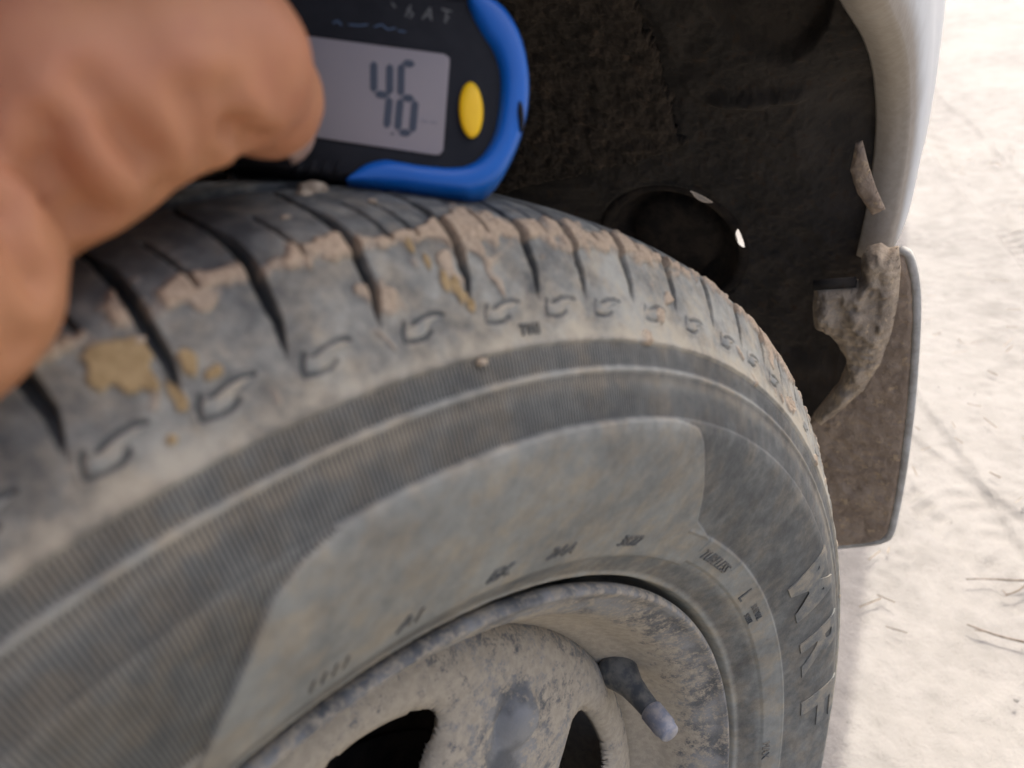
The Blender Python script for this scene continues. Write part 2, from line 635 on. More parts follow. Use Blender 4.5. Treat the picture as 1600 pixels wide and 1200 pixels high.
def build_felt():
    R0 = RL-.012
    A = np.radians(np.linspace(95, 160, 420)); Y = np.linspace(-.19, .035, 300)
    AA, YY = np.meshgrid(A, Y, indexing='ij')
    # ragged outboard edge and a lower hem
    n = fbm(AA*90, YY*160, 0*AA, 3, 61)
    R = R0 + (n-.5)*.005 + (fbm(AA*420, YY*800, 0*AA, 2, 66)-.5)*.0015
    P = np.stack([R*np.cos(AA), YY, R*np.sin(AA)+H], -1)
    edge = .021 + .010*(fbm(AA*25, 0*AA, 0*AA, 3, 70)-.5)
    hem = np.radians(154.2) - (YY-.0)*np.radians(30) + np.radians(.5)*(fbm(0*AA, YY*60, 0*AA, 2, 71)-.5)
    ok = (YY < edge) & (AA < hem)
    F = grid_faces(*P.shape[:2])
    F = F[ok.ravel()[F].all(1)]
    o = mesh_np('felt_pad', P.reshape(-1, 3), F, M_FELT, car)
    m = o.modifiers.new('sheet', 'SOLIDIFY'); m.thickness = .006; m.offset = -1
    o['label'] = 'fuzzy brown felt pad caked with dirt'
build_felt()

# ---------------------------------------------------------------- prism helper
def prism(pts3, thick_vec, bevel=0, seg=3, sub=0):
    """pts3: outline in 3D (n,3); extruded by thick_vec"""
    bm = bmesh.new()
    v = [bm.verts.new(tuple(p)) for p in pts3]
    f = bm.faces.new(v)
    r = bmesh.ops.extrude_face_region(bm, geom=[f])
    nv = [g for g in r['geom'] if isinstance(g, bmesh.types.BMVert)]
    bmesh.ops.translate(bm, vec=Vector(thick_vec), verts=nv)
    bmesh.ops.recalc_face_normals(bm, faces=bm.faces)
    if bevel > 0:
        cap = [e for e in bm.edges if e.calc_face_angle(0) > .6 and any(len(ff.verts) > 4 for ff in e.link_faces)]
        bmesh.ops.bevel(bm, geom=cap, offset=bevel, segments=seg, profile=.5, affect='EDGES', clamp_overlap=True)
    return bm

def smooth_loop(pts, n=6):
    P = np.asarray(pts, float)
    N = len(P)
    o = []
    for i in range(N):
        a, b, c, d = P[(i-1) % N], P[i], P[(i+1) % N], P[(i+2) % N]
        for t in np.linspace(0, 1, n, endpoint=False):
            o.append(.5*((2*b)+(c-a)*t+(2*a-5*b+4*c-d)*t*t+(3*b-a-3*c+d)*t**3))
    return np.array(o)

def in_poly(x, y, poly):
    inside = np.zeros(x.shape, bool)
    n = len(poly)
    for i in range(n):
        (x0, y0), (x1, y1) = poly[i], poly[(i+1) % n]
        c = ((y0 > y) != (y1 > y)) & (x < (x1-x0)*(y-y0)/((y1-y0) if y1 != y0 else 1e-12)+x0)
        inside ^= c
    return inside

def poly_dist(x, y, poly):
    d = np.full(x.shape, 1e9)
    n = len(poly)
    for i in range(n):
        (x0, y0), (x1, y1) = poly[i], poly[(i+1) % n]
        dx, dy = x1-x0, y1-y0
        t = np.clip(((x-x0)*dx+(y-y0)*dy)/(dx*dx+dy*dy+1e-15), 0, 1)
        d = np.minimum(d, np.hypot(x-x0-t*dx, y-y0-t*dy))
    return d

def lumpy_plate(name, poly_yz, x0, depth, mat, parent, cell, hfun, attrs=None):
    """plate in the Y-Z plane facing +X with rounded, lumpy front; poly in (y, z)"""
    poly = np.asarray(poly_yz)
    lo, hi = poly.min(0)-cell*2, poly.max(0)+cell*2
    gy = np.arange(lo[0], hi[0], cell); gz = np.arange(lo[1], hi[1], cell)
    Y, Z = np.meshgrid(gy, gz, indexing='ij')
    ins = in_poly(Y, Z, poly)
    d = poly_dist(Y, Z, poly)*np.where(ins, 1, -1)
    # snap the outline
    gyy, gzz = np.gradient(d, cell)
    gl = np.maximum(np.hypot(gyy, gzz), 1e-6)
    near = np.abs(d) < cell*.75
    Y2 = np.where(near, Y-gyy/gl*d, Y); Z2 = np.where(near, Z-gzz/gl*d, Z)
    keep = (d > 0) | near
    dd = np.maximum(np.where(near, 0, d), 0)
    h = hfun(Y2, Z2, dd)
    P = np.stack([x0+h, Y2, Z2], -1)
    F = grid_faces(*Y.shape)
    F = F[keep.ravel()[F].all(1)]
    used = np.unique(F)
    mp = np.full(Y.size, -1); mp[used] = np.arange(len(used))
    V = P.reshape(-1, 3)[used]; F = mp[F]
    e = np.stack([F, np.roll(F, -1, 1)], -1).reshape(-1, 2)
    key = np.sort(e, 1); kk = key[:, 0]*len(V)+key[:, 1]
    u_, inv, cnt = np.unique(kk, return_inverse=True, return_counts=True)
    be = e[cnt[inv] == 1]
    Vb = V.copy(); Vb[:, 0] = x0-depth
    n = len(V)
    sk = np.stack([be[:, 1], be[:, 0], be[:, 0]+n, be[:, 1]+n], 1)
    return mesh_np(name, np.vstack([V, Vb]), np.vstack([F, F[:, ::-1]+n, sk]), mat, parent)

# ---------------------------------------------------------------- mud flap and bracket
def yz(pxs, X):
    return np.array([on_x(p[0], p[1], X)[1:] for p in pxs])

def build_flap():
    XF = -.425
    right = [(1400, 392), (1416, 402), (1426, 440), (1429, 490), (1426, 560), (1420, 640), (1409, 730), (1397, 800), (1388, 836), (1376, 847), (1350, 852), (1290, 858), (1250, 861)]
    left = [(1245, 760), (1250, 690), (1270, 650), (1310, 600), (1340, 520), (1362, 440), (1380, 400)]
    poly = yz(right+left, XF)
    def hf(y, z, d):
        e = 1-np.clip(d/.0035, 0, 1)
        return -.004*e*e + (fbm(y*70, z*70, 0*y, 3, 81)-.5)*.004*sst(0, .006, d) + (fbm(y*260, z*260, 0*y, 2, 85)-.5)*.0018 + .05*((z-poly[:, 1].mean())**2)
    o = lumpy_plate('mud_flap', poly, XF, .005, M_FLAP, car, .0011, hf)
    o['label'] = 'brown mud-caked flap hanging behind the wheel'
    # worn pale edge bead along the outboard and bottom rim
    e = yz(right, XF)
    path = catmull(e, 8)
    make_tube('flap_edge', [np.array([XF-.003, p[0]+.0010, p[1]]) for p in path], [.0027]*len(path), M_FLAPEDGE, car, 10)
    # bracket: dusty arm that joins the arch end to the flap
    XB = -.405
    pts = [(1352, 396), (1372, 391), (1385, 399), (1400, 396), (1404, 430), (1400, 480), (1390, 530), (1372, 580), (1345, 622), (1310, 652), (1278, 676), (1266, 664),
           (1290, 635), (1309, 611), (1320, 590), (1319, 572), (1303, 545), (1288, 528), (1268, 518), (1266, 486), (1268, 458), (1276, 452), (1310, 451), (1338, 449), (1342, 440), (1342, 412)]
    poly2 = yz(pts, XB)
    c1 = yz([(1290, 495)], XB)[0]; c2 = yz([(1340, 505)], XB)[0]
    def hb(y, z, d):
        r = 1-np.clip(d/.007, 0, 1)
        h = -.009*r*r
        h = h + .008*np.exp(-(((y-c1[0])/.007)**2+((z-c1[1])/.011)**2)) + .007*np.exp(-(((y-c2[0])/.008)**2+((z-c2[1])/.016)**2))
        h = h + (fbm(y*95, z*95, 0*y, 3, 91)-.5)*.011*sst(0, .006, d) + (fbm(y*330, z*330, 0*y, 2, 95)-.5)*.003
        return h
    o = lumpy_plate('flap_bracket', poly2, XB, .012, M_BRACKET, car, .0009, hb)
    o['label'] = 'lumpy dust-covered bracket arm above the mud flap'
    # dark seal strip lying on the bracket's upper step
    a, b = on_x(1272, 446, XB-.006), on_x(1338, 441, XB-.006)
    make_tube('seal_strip', [a, .5*(a+b), b], [.0035]*3, M_LINER, car, 10)
    # small pale tab of the liner next to the arch lip
    poly3 = yz([(1336, 226), (1346, 222), (1356, 262), (1368, 298), (1382, 330), (1362, 338), (1339, 304), (1327, 268)], -.415)
    def ht(y, z, d):
        return -.002*(1-np.clip(d/.003, 0, 1))**2+(fbm(y*200, z*200, 0*y, 2, 99)-.5)*.002
    o = lumpy_plate('liner_tab', poly3, -.415, .004, M_FLAP, car, .0007, ht)

def make_tube(name, pts, radii, mat, parent=None, nseg=12, cap=True):
    P = np.asarray(pts, float)
    n = len(P)
    T = np.gradient(P, axis=0)
    T /= np.linalg.norm(T, axis=1, keepdims=True)
    ref = np.array([0, 0, 1.0]) if abs(T[0][2]) < .9 else np.array([1.0, 0, 0])
    V = []
    N = np.cross(T[0], ref); N /= np.linalg.norm(N)
    for i in range(n):
        N = N-T[i]*np.dot(N, T[i]); N /= np.linalg.norm(N)
        B = np.cross(T[i], N)
        for k in range(nseg):
            a = 2*PI*k/nseg
            V.append(P[i]+radii[i]*(math.cos(a)*N+math.sin(a)*B))
    bm = bmesh.new()
    vs = [bm.verts.new(tuple(v)) for v in V]
    for i in range(n-1):
        for k in range(nseg):
            bm.faces.new([vs[i*nseg+k], vs[i*nseg+(k+1) % nseg], vs[(i+1)*nseg+(k+1) % nseg], vs[(i+1)*nseg+k]])
    if cap:
        bm.faces.new([vs[k] for k in range(nseg)])
        bm.faces.new([vs[(n-1)*nseg+k] for k in range(nseg)])
    return obj_bm(name, bm, mat, parent)
build_flap()

# ---------------------------------------------------------------- wheel
wheel = empty('front_wheel', car, WHEEL_MAT)
wheel['label'] = 'dusty tyre on a painted steel rim, steered outwards'

PROF = [(.0100, .1762), (.0280, .1790), (.0400, .1885), (.0500, .1925), (.0560, .1938), (.0605, .1948), (.0632, .1965), (.0652, .1990), (.0690, .2045), (.0712, .2080), (.0762, .2184), (.0825, .234),
        (.0858, .2475), (.0858, .2545), (.0817, .2671), (.0792, .2741), (.0743, .2828), (.0690, .2910), (.0640, .2982), (.0600, .3018), (.054, .3045),
        (.045, .3066), (.030, .3088), (.015, .3100), (0, .3104), (-.015, .3100), (-.030, .3088), (-.045, .3066), (-.0600, .3018), (-.069, .291), (-.079, .274), (-.0858, .2500), (-.0762, .2184), (-.0612, .1975), (-.05, .190)]
_pf = catmull(PROF, 40)
_sl = np.concatenate([[0], np.cumsum(np.linalg.norm(np.diff(_pf, axis=0), axis=1))])
_i0 = int(np.argmin(np.where(_pf[:, 1] > .3, np.abs(_pf[:, 0]), 9)))
S_MID = _sl[_i0]
_ib = int(np.argmin(np.where(_pf[:, 1] > .29, np.abs(_pf[:, 0]+.0600), 9)))
S_IN = _sl[_ib]
ss = np.concatenate([np.arange(0, S_MID, .00048), np.arange(S_MID, S_IN, .0009), np.linspace(S_IN, _sl[-1], 26)])
PY = np.interp(ss, _sl, _pf[:, 0]); PR = np.interp(ss, _sl, _pf[:, 1])
# outward normal of the profile
_ty, _tr = np.gradient(PY, ss), np.gradient(PR, ss)
_tl = np.hypot(_ty, _tr)
NY, NR = _tr/_tl, -_ty/_tl            # bead -> tread : outward = (+y, then +r)
OUT = ss <= S_MID                      # outboard half

# radius -> profile lookup on the outboard sidewall
_ms = (ss <= np.interp(.3025, _pf[:_i0, 1], _sl[:_i0])) & OUT
def side_at(r):
    """(y, ny, nr) at radius r on the outer sidewall"""
    rr = PR[_ms]
    return np.interp(r, rr, PY[_ms]), np.interp(r, rr, NY[_ms]), np.interp(r, rr, NR[_ms])

def wheel_pt(thd, r, h=0.0):
    """point on the outer sidewall: angle in degrees, radius, height above the surface"""
    thd = np.asarray(thd, float); r = np.asarray(r, float)
    y, ny, nr = side_at(r)
    R = r+nr*h
    a = np.radians(thd)
    return np.stack([R*np.cos(a), y+ny*h, R*np.sin(a)], -1)

GROOVES = [79.9, 84.3, 88.7, 93.15, 97.1, 101.4, 105.8, 110.9, 115.45, 119.1, 123.5, 128.35, 133.4, 138.0, 142.5, 146.7, 151.2, 155.9, 160.4, 164.7, 169.2, 173.8, 178.1, 182.4, 187.0, 191.6, 196.0, 200.4, 204.9]
ARROWS = [85.6, 89.9, 94.2, 98.3, 102.55, 107.45, 112.3, 116.5, 120.5, 125.25, 130.0, 134.9, 139.4, 143.9, 148.4, 153.0, 157.6, 162.0, 166.5, 171.0]
ARW_STROKES = [  # mm along the circumference (clockwise seen from outside) / radially outwards
    [(-6.2, -1.9), (-5.7, .2), (-4.5, 2.0)],
    [(-3.6, .3), (-1.6, 1.5), (1.2, 2.3), (4.0, 2.4), (6.2, 1.9)],
    [(-6.2, -1.9), (-3.2, -2.4), (-.4, -2.2), (1.5, -1.2)]]

def build_tyre():
    TH = np.concatenate([np.arange(79.5, 116, .058), np.arange(116, 150, .092), np.arange(150, 206, .14), np.arange(206, 439.0, 1.0)])
    nT, nS = len(TH), len(ss)
    T = np.radians(TH)[:, None]
    Y = PY[None, :]; R = PR[None, :]
    Hh = np.zeros((nT, nS))
    out = OUT[None, :]*np.ones((nT, 1), bool)
    rr = np.broadcast_to(R, (nT, nS)); yy = np.broadcast_to(Y, (nT, nS)); tt = np.broadcast_to(T, (nT, nS))
    px, pz = np.cos(tt)*rr, np.sin(tt)*rr
    dust = np.zeros((nT, nS))
    side = (yy > .0) & (rr < .3025) & out
    # ---- sidewall relief
    def step(r0, w=.0005): return sst(r0-w, r0+w, rr)
    thd = np.degrees(tt)
    band = side*(step(.2545)*(1-step(.2745)))
    Hh -= .0007*band
    Hh += side*.0007*np.exp(-((rr-.2672)/.0007)**2)
    Hh += side*.0004*np.exp(-((rr-.2748)/.0007)**2)
    # smooth raised text panel (parallelogram with rounded corners) and inner text band
    thl = np.interp(PR, [.2149, .2476, .2520, .2540], [90.9, 96.4, 98.2, 100.6])
    thr = np.interp(PR, [.2184, .2225, .2400, .2486, .2525, .2540], [142.5, 138.2, 133.2, 131.0, 129.6, 127.0])
    pan = side & (rr > .2184) & (rr < .2540)
    dl = (thd-thl[None, :])*rr*PI/180
    dr = (thr[None, :]-thd)*rr*PI/180
    pm = sst(-.0005, .0006, np.minimum(dl, dr))*(1-sst(.2535, .2545, rr))*side*(rr > .2055)
    tband = side*step(.2075, .0008)*(1-step(.2184))*(thd > 96)
    pm = np.maximum(pm, tband)
    Hh += .0009*pm
    # ribbed field left of the panel and above it
    lowrib = (1-sst(-.0005, .0005, dl))*side*step(.2184)*(1-step(.2545))*(thd > 60)*(thd < 100)
    ribm = np.clip(side*(step(.2550)*(1-step(.2662))+step(.2685)*(1-step(.2738)))*(1-.6*sst(112, 150, thd)) + lowrib, 0, 1)
    Hh -= .0006*lowrib
    Hh += side*.0005*np.exp(-((rr-.2186)/.0006)**2)*(thd > 138)
    # radial tick lines in the text band
    for tk, r0, r1 in ((143.0, .2130, .2184), (151.6, .2140, .2184), (170.0, .2140, .2184)):
        Hh += .0004*np.exp(-(((thd-tk)*rr*PI/180)/.0005)**2)*(rr > r0)*(rr < r1)*side
    # bead ridge
    Hh += side*.0007*np.exp(-((rr-.1960)/.0008)**2)
    # ---- tread pattern
    dark = np.zeros((nT, nS))
    ql = np.where(OUT & (PY > .02) & (PR > .28), 1, 0)
    # half width and depth of the lateral grooves along the profile (outboard shoulder)
    key = ss
    def s_of_y(y): return np.interp(-y, -PY[(ss > .08) & OUT], ss[(ss > .08) & OUT])
    def s_of_r(r): return np.interp(r, PR[_ms], ss[_ms])
    sp = [s_of_r(.2838), s_of_r(.2852), s_of_r(.2885), s_of_r(.2925), s_of_y(.0625), s_of_y(.0520), s_of_y(.0485), s_of_y(.0325), s_of_y(.0310)]
    hw = np.interp(ss, sp, [.0002, .0004, .0009, .00135, .0016, .0014, .0007, .0006, .0006])
    dp = np.interp(ss, sp, [.0, .0006, .0022, .0040, .0052, .0050, .0042, .0042, .0])
    hshift = np.interp(ss, [sp[0], s_of_r(.291), sp[4]], [-.45, 0, 0])
    rs = np.random.default_rng(3)
    cyc = list(GROOVES)+list(np.arange(209.5, 437, 4.6))
    for k, g in enumerate(cyc):
        w = 1.6
        ii = np.where(np.abs(TH-g) < w)[0]
        if len(ii) == 0: continue
        a, b = ii[0], ii[-1]+1
        wob = .05*np.sin(ss*190+k)
        dd = np.abs((thd[a:b]-g-hshift[None]-wob[None])*rr[a:b]*PI/180)
        m = (1-sst(.72, 1.12, dd/np.maximum(hw[None], 1e-5)))*out[a:b]
        Hh[a:b] -= m*dp[None]
        dark[a:b] = np.maximum(dark[a:b], m*sst(.0006, .0025, dp)[None])
        # sipes in the block that follows
        nxt = cyc[k+1] if k+1 < len(cyc) else g+4.6
        gap = nxt-g
        sip = [.47] if gap < 4.8 else [.36, .62]
        for q in sip:
            c = g+gap*q
            ii = np.where(np.abs(TH-c) < .9)[0]
            if len(ii) == 0: continue
            a, b = ii[0], ii[-1]+1
            sc = np.interp(ss, [s_of_y(.064), s_of_y(.0455)], [.16, -.16])
            dd = np.abs((thd[a:b]-c-sc[None])*rr[a:b]*PI/180)
            rng_s = sst(s_of_y(.0635), s_of_y(.0610), ss)*(1-sst(s_of_y(.0470), s_of_y(.0455), ss))
            m = (1-sst(.00028, .0006, dd))*rng_s[None]*out[a:b]
            Hh[a:b] -= m*.0024
            dark[a:b] = np.maximum(dark[a:b], m)
    # circumferential grooves
    for yc, hw_, d_ in ((.0262, .0042, .0050), (-.0262, .0042, .0050), (0.0, .003, .0045)):
        m = (1-sst(hw_*.8, hw_, np.abs(yy-yc)))*(rr > .29)
        Hh -= m*d_
        dark = np.maximum(dark, m)
    # centre rib slits
    m = (1-sst(.0004, .0008, np.abs(((thd-80+ (yy*350)) % 4.6)-2.3)*rr*PI/180))*(np.abs(yy-.0125) < .0075)*(rr > .29)
    Hh -= .003*m
    dark = np.maximum(dark, m)
    # ---- direction arrows (outlines pressed in) and dirt
    adark = np.zeros((nT, nS))
    for c in ARROWS:
        ii = np.where(np.abs(TH-c) < 1.9)[0]
        jj = np.where((PR > .277) & (PR < .289) & OUT)[0]
        if len(ii) == 0: continue
        sl = np.ix_(ii, jj)
        u = (thd[sl]-c)*.2828*PI/180*1000
        v = (rr[sl]-.2826)*1000*1.12
        d = np.full(u.shape, 9.)
        for st in ARW_STROKES:
            for (x0, y0), (x1, y1) in zip(st[:-1], st[1:]):
                dx, dy = x1-x0, y1-y0
                t = np.clip(((u-x0)*dx+(v-y0)*dy)/(dx*dx+dy*dy), 0, 1)
                d = np.minimum(d, np.hypot(u-x0-t*dx, v-y0-t*dy))
        g = np.exp(-(d/.42)**2)
        Hh[sl] -= .0005*g
        Hh[sl] += .0003*np.exp(-((d-.8)/.5)**2)
        adark[sl] = np.maximum(adark[sl], g)
    # ---- dust level by zone 
    dust = np.interp(PR, [.193, .196, .1980, .2040, .2075, .22, .254, .2545, .267, .274, .2765, .288, .296, .3000, .303, .310],
                         [.55, .70, .34, .34, .58, .56, .54, .26, .28, .32, .54, .48, .42, .38, .34, .30])[None]*np.ones((nT, 1))
    dust = np.where(side & (pm < .3) & (rr < .2545) & (rr > .2190), np.where(thd > 110, .31, .40), dust)
    dust += .16*side*np.exp(-((rr-.2760)/.0022)**2) + .30*side*np.exp(-((rr-.2672)/.0008)**2)
    dust += .18*side*np.exp(-((rr-.2640)/.0022)**2)
    dust += .26*side*sst(112, 150, thd)*(rr > .274)  # lighter on the outer shoulder towards larger wheel angles
    n_big = fbm(px*38, pz*38, yy*38, 3, 5)
    dust += (n_big-.5)*np.where(side & (rr < .2745), .22, .45)
    dust = dust*(1-dark*.95)-adark*.42-dark*.25  # darker in grooves, sipes and arrow outlines
    # ---- mud clods along the shoulder edge, yellow clay spots
    sE = s_of_y(.0622)
    sm = ss[None]*np.ones((nT, 1))
    n1 = fbm(px*75, pz*75, yy*75, 3, 11); n2 = fbm(px*330, pz*330, yy*330, 3, 13); n0 = vnoise(thd*.32, 0*thd, 0*thd, 14)
    wdt = .0046*(.5+1.0*n0)
    mud = np.exp(-((sm-sE-.0012*(n1-.5)*6)/wdt)**2)*1.0 + (n1-.5)*1.9 + (n2-.5)*1.0
    mud = sst(.48, .92, mud)*out*(np.abs(sm-sE) < .013)*(1-dark)*sst(86, 92, thd)*(1-.55*sst(140, 175, thd))
    bits = sst(.715, .76, vnoise(px*170, pz*170, yy*170, 77))*sst(.5, .62, n1)*side*(rr > .274)*(1-dark)
    mud = np.maximum(mud, bits*.8)
    ym = np.zeros((nT, nS))
    for (c, r, a_, b_) in ((95.25, .2938, .0030, .0028), (96.0, .2926, .0034, .0030), (95.6, .2905, .0018, .0022), (96.45, .2940, .0015, .0017), (96.2, .2892, .0016, .0030), (97.65, .2895, .0018, .0030), (98.2, .2868, .0022, .0014), (96.75, .2866, .0013, .003),
                           (109.0, .2946, .0012, .0028), (109.5, .2915, .0014, .0026), (110.05, .2885, .0013, .0026), (110.45, .2855, .0011, .0018), (95.9, .2804, .0014, .0010), (108.5, .2975, .0014, .002)):
        e = np.hypot((thd-c)*rr*PI/180/a_, (rr-r)/b_)*out
        e = e+(n2-.5)*1.4+(n1-.5)*2.2
        ym = np.maximum(ym, (1-sst(.75, 1.1, e))*side)
    ym = np.where(yy > .03, ym, 0)
    Hh += mud*.0011*(.4+n2) + ym*.0007*(.5+n2)
    Hh += (n2-.5)*.00025
    # ---- assemble
    Rr = rr+NR[None]*Hh; Yv = yy+NY[None]*Hh
    P = np.stack([Rr*np.cos(tt), Yv, Rr*np.sin(tt)], -1)
    # flattened where it stands on the ground
    Wz = P @ MW[2]+H
    lift = np.maximum(0.0005-Wz, 0)
    P = P+lift[..., None]*MW[2][None, None]
    N = grid_normals(P, True)
    c = N[10, 100] @ (P[10, 100]-np.array([0, 0, .25]))
    if (N[nT//8, nS//2] @ P[nT//8, nS//2]) < 0: N = -N; flip = True
    else: flip = False
    F = grid_faces(nT, nS, True)
    if flip: F = F[:, ::-1]
    fi = F // nS; fj = F % nS
    js = fj.min(1)
    it = fi[:, 0]
    panel_face = (pm[it, js] > .5) & (PR[js] > .2184) & (js < np.argmax(ss > s_of_r(.256)))
    tread_face = (ss[js] > s_of_r(.2995)) & (ss[js] < _sl[-1]*0+np.interp(0, [0], [S_IN]))
    warm = side*(.7*np.exp(-((rr-.2760)/.003)**2)+.6*np.exp(-((rr-.2650)/.002)**2)+.25*sst(.276, .28, rr)+.5*np.exp(-((rr-.199)/.002)**2))
    mott = np.where(side & (rr < .2745), np.where(pm > .5, .30, .42), .72)
    attrs = {'warm': warm, 'mottle': mott, 'dust': np.clip(dust, -.5, 1.4), 'mud': mud, 'ymud': ym, 'ribmask': ribm*(1-.4*mud), 'ribphase': tt*1560}
    for nm, msk, lab in (('tread', tread_face, 'worn tread with lateral grooves and dried mud'), ('sidewall', ~tread_face & ~panel_face, None), ('sidewall_panel', panel_face, 'smooth raised panel on the tyre sidewall')):
        f = F[msk]
        used = np.unique(f)
        mp = np.full(nT*nS, -1); mp[used] = np.arange(len(used))
        o = mesh_np(nm, P.reshape(-1, 3)[used], mp[f], M_TYRE, wheel, normals=N.reshape(-1, 3)[used], attrs={k: v.reshape(-1)[used] for k, v in attrs.items()})
        if lab: o['label'] = lab
build_tyre()

# arrows: low raised leaf inside every pressed outline
def build_arrows():
    poly = np.array([(-5.6, -1.6), (-5.0, .2), (-4.3, 1.3), (-3.7, -.1), (-1.8, 1.0), (1.2, 1.8), (4.0, 1.9), (6.0, 1.5), (3.6, .9), (1.4, .2), (.6, -1.0), (-.6, -1.8), (-3.2, -2.0)])
    cen = poly.mean(0)
    for c in ARROWS:
        bm = bmesh.new()
        rings = []
        for (k, h) in ((1.0, -.0003), (.94, .00025), (.7, .00045), (.35, .0005)):
            q = cen+(poly-cen)*k
            p3 = wheel_pt(c+np.degrees(q[:, 0]/1000/.2828), .2826+q[:, 1]/1000/1.12, h)
            rings.append([bm.verts.new(tuple(p)) for p in p3])
        n = len(poly)
        for a, b in zip(rings[:-1], rings[1:]):
            for i in range(n):
                bm.faces.new([a[i], a[(i+1) % n], b[(i+1) % n], b[i]])
        bm.faces.new(rings[-1])
        obj_bm('direction_arrow', bm, M_ARROW, wheel)
build_arrows()

# moulded lettering wrapped onto the sidewall
def text_mesh(txt, shear=0.0, spacing=1.0, bold=0.0):
    cu = bpy.data.curves.new('t', 'FONT')
    cu.body = txt
    cu.align_x = 'CENTER'
    cu.shear = shear
    cu.offset = bold
    cu.space_character = spacing
    cu.resolution_u = 4
    o = bpy.data.objects.new('t', cu)
    COL.objects.link(o)
    dg = bpy.context.evaluated_depsgraph_get()
    me = bpy.data.meshes.new_from_object(o.evaluated_get(dg))
    bpy.data.objects.remove(o)
    bpy.data.curves.remove(cu)
    return me

def wrap_text(name, txt, th, r_base, height, h, mat, width=None, shear=0.0, offset=0.0, lean=0.0, bold=0.0):
    """text read clockwise seen from outside, tops pointing outwards"""
    me = text_mesh(txt, shear, 1.0, bold)
    bm = bmesh.new()
    bm.from_mesh(me)
    bpy.data.meshes.remove(me)
    xs = [v.co.x for v in bm.verts]; ys = [v.co.y for v in bm.verts]
    x0, x1, y0, y1 = min(xs), max(xs), min(ys), max(ys)
    sy = height/(y1-y0)
    sx = sy if width is None else width/(x1-x0)
    for k in range(1, 10):
        bmesh.ops.bisect_plane(bm, geom=bm.verts[:]+bm.edges[:]+bm.faces[:], plane_co=(0, y0+(y1-y0)*k/10, 0), plane_no=(0, 1, 0))
    r = bmesh.ops.extrude_face_region(bm, geom=bm.faces[:])
    top = set(g for g in r['geom'] if isinstance(g, bmesh.types.BMVert))
    for v in bm.verts:
        u = (v.co.x-(x0+x1)/2)*sx
        w = (v.co.y-y0)*sy
        hh = h if v in top else -.0005
        p = wheel_pt(th+math.degrees((u+lean*w)/(r_base+w*.5)), r_base+w, hh+offset)
        v.co = Vector(p.tolist())
    o = obj_bm(name, bm, mat, wheel, smooth=False)
    return o

for ch, th, wd in (('M', 167.4, .0290), ('R', 178.6, .0250), ('F', 189.3, .0230)):
    wrap_text('raised_letter', ch, th, .2290, .0255, .0006, M_LETTER, width=wd, lean=-.10, bold=.035)
for txt, th, rb, hg in (('3822', 129.8, .2102, .0042), ('2AA', 120.2, .2108, .0042), ('EX.', 113.4, .2108, .0044), ('A1', 105.3, .2108, .0045), ('TUBELESS', 147.4, .2110, .0042), ('TWI', 113.7, .2770, .0025)):
    wrap_text('moulded_text', txt, th, rb, hg, .0005, M_TEXT, offset=(.0009 if rb < .25 else 0.0003), shear=.3)
wrap_text('moulded_text', 'L', 158.3, .2095, .0062, .0005, M_TEXT, offset=.0009)
wrap_text('moulded_text', 'RADIAL', 163.2, .2120, .0026, .0005, M_TEXT, offset=.0009)
wrap_text('moulded_text', 'STEEL', 163.4, .2080, .0024, .0005, M_TEXT, offset=.0009)
wrap_text('moulded_text', 'I I I I', 99.2, .2110, .0038, .0005, M_TEXT, offset=.0009, shear=.3)
wrap_text('moulded_text', 'MAX', 192.0, .2080, .0036, .0005, M_TEXT, offset=.0009)

def mud_clod(th, y, r, size, seed):
    bm = bmesh.new()
    bmesh.ops.create_icosphere(bm, subdivisions=3, radius=1)
    V = np.array([v.co[:] for v in bm.verts])
    k = .7+.6*fbm(V[:, 0]*1.6+9, V[:, 1]*1.6, V[:, 2]*1.6, 3, seed)
    a = math.radians(th)
    c = np.array([r*math.cos(a), y, r*math.sin(a)])
    er = np.array([math.cos(a), 0, math.sin(a)]); et = np.array([-math.sin(a), 0, math.cos(a)])
    for v, p, q in zip(bm.verts, V, k):
        v.co = Vector((c+(er*p[2]*.55+et*p[0]+np.array([0, 1, 0])*p[1]*.8)*size*q).tolist())
    obj_bm('mud_clod', bm, M_CLOD, wheel)
M_CLOD = mat_rough_dark('dried_mud', (.34, .275, .20), (.52, .43, .32), 300, .0008, 700)
for q in ((107.6, .0335, .3085, .0038, 1), (106.9, .036, .3080, .0020, 2), (108.9, .0480, .3065, .0012, 3), (104.4, .0500, .3058, .0011, 4), (112.3, .0560, .3042, .0014, 5), (96.6, .0660, .2952, .0013, 6), (118.0, .0600, .3020, .0012, 7), (110.0, .0795, .2735, .0016, 8)):
    mud_clod(*q)

# ---- steel rim
def revolve(name, prof, mat, dustf=None, th0=0, th1=360, n=300, noise=0.0):
    p = catmull(prof, 10)
    th = np.radians(np.linspace(th0, th1, n, endpoint=(th1-th0) < 360))
    R = p[None, :, 1]; Y = p[None, :, 0]; T = th[:, None]
    P = np.stack([R*np.cos(T), Y+0*T, R*np.sin(T)], -1)
    if noise:
        P[..., 1] += (fbm(P[..., 0]*60, P[..., 1]*60, P[..., 2]*60, 3, 21)-.5)*noise
    D = (dustf(p[:, 0], p[:, 1])[None]*np.ones((n, 1))) if dustf else np.zeros(P.shape[:2])
    F = grid_faces(n, len(p), th1-th0 >= 360)
    return mesh_np(name, P.reshape(-1, 3), F, mat, wheel, attrs={'dust': D.ravel()})

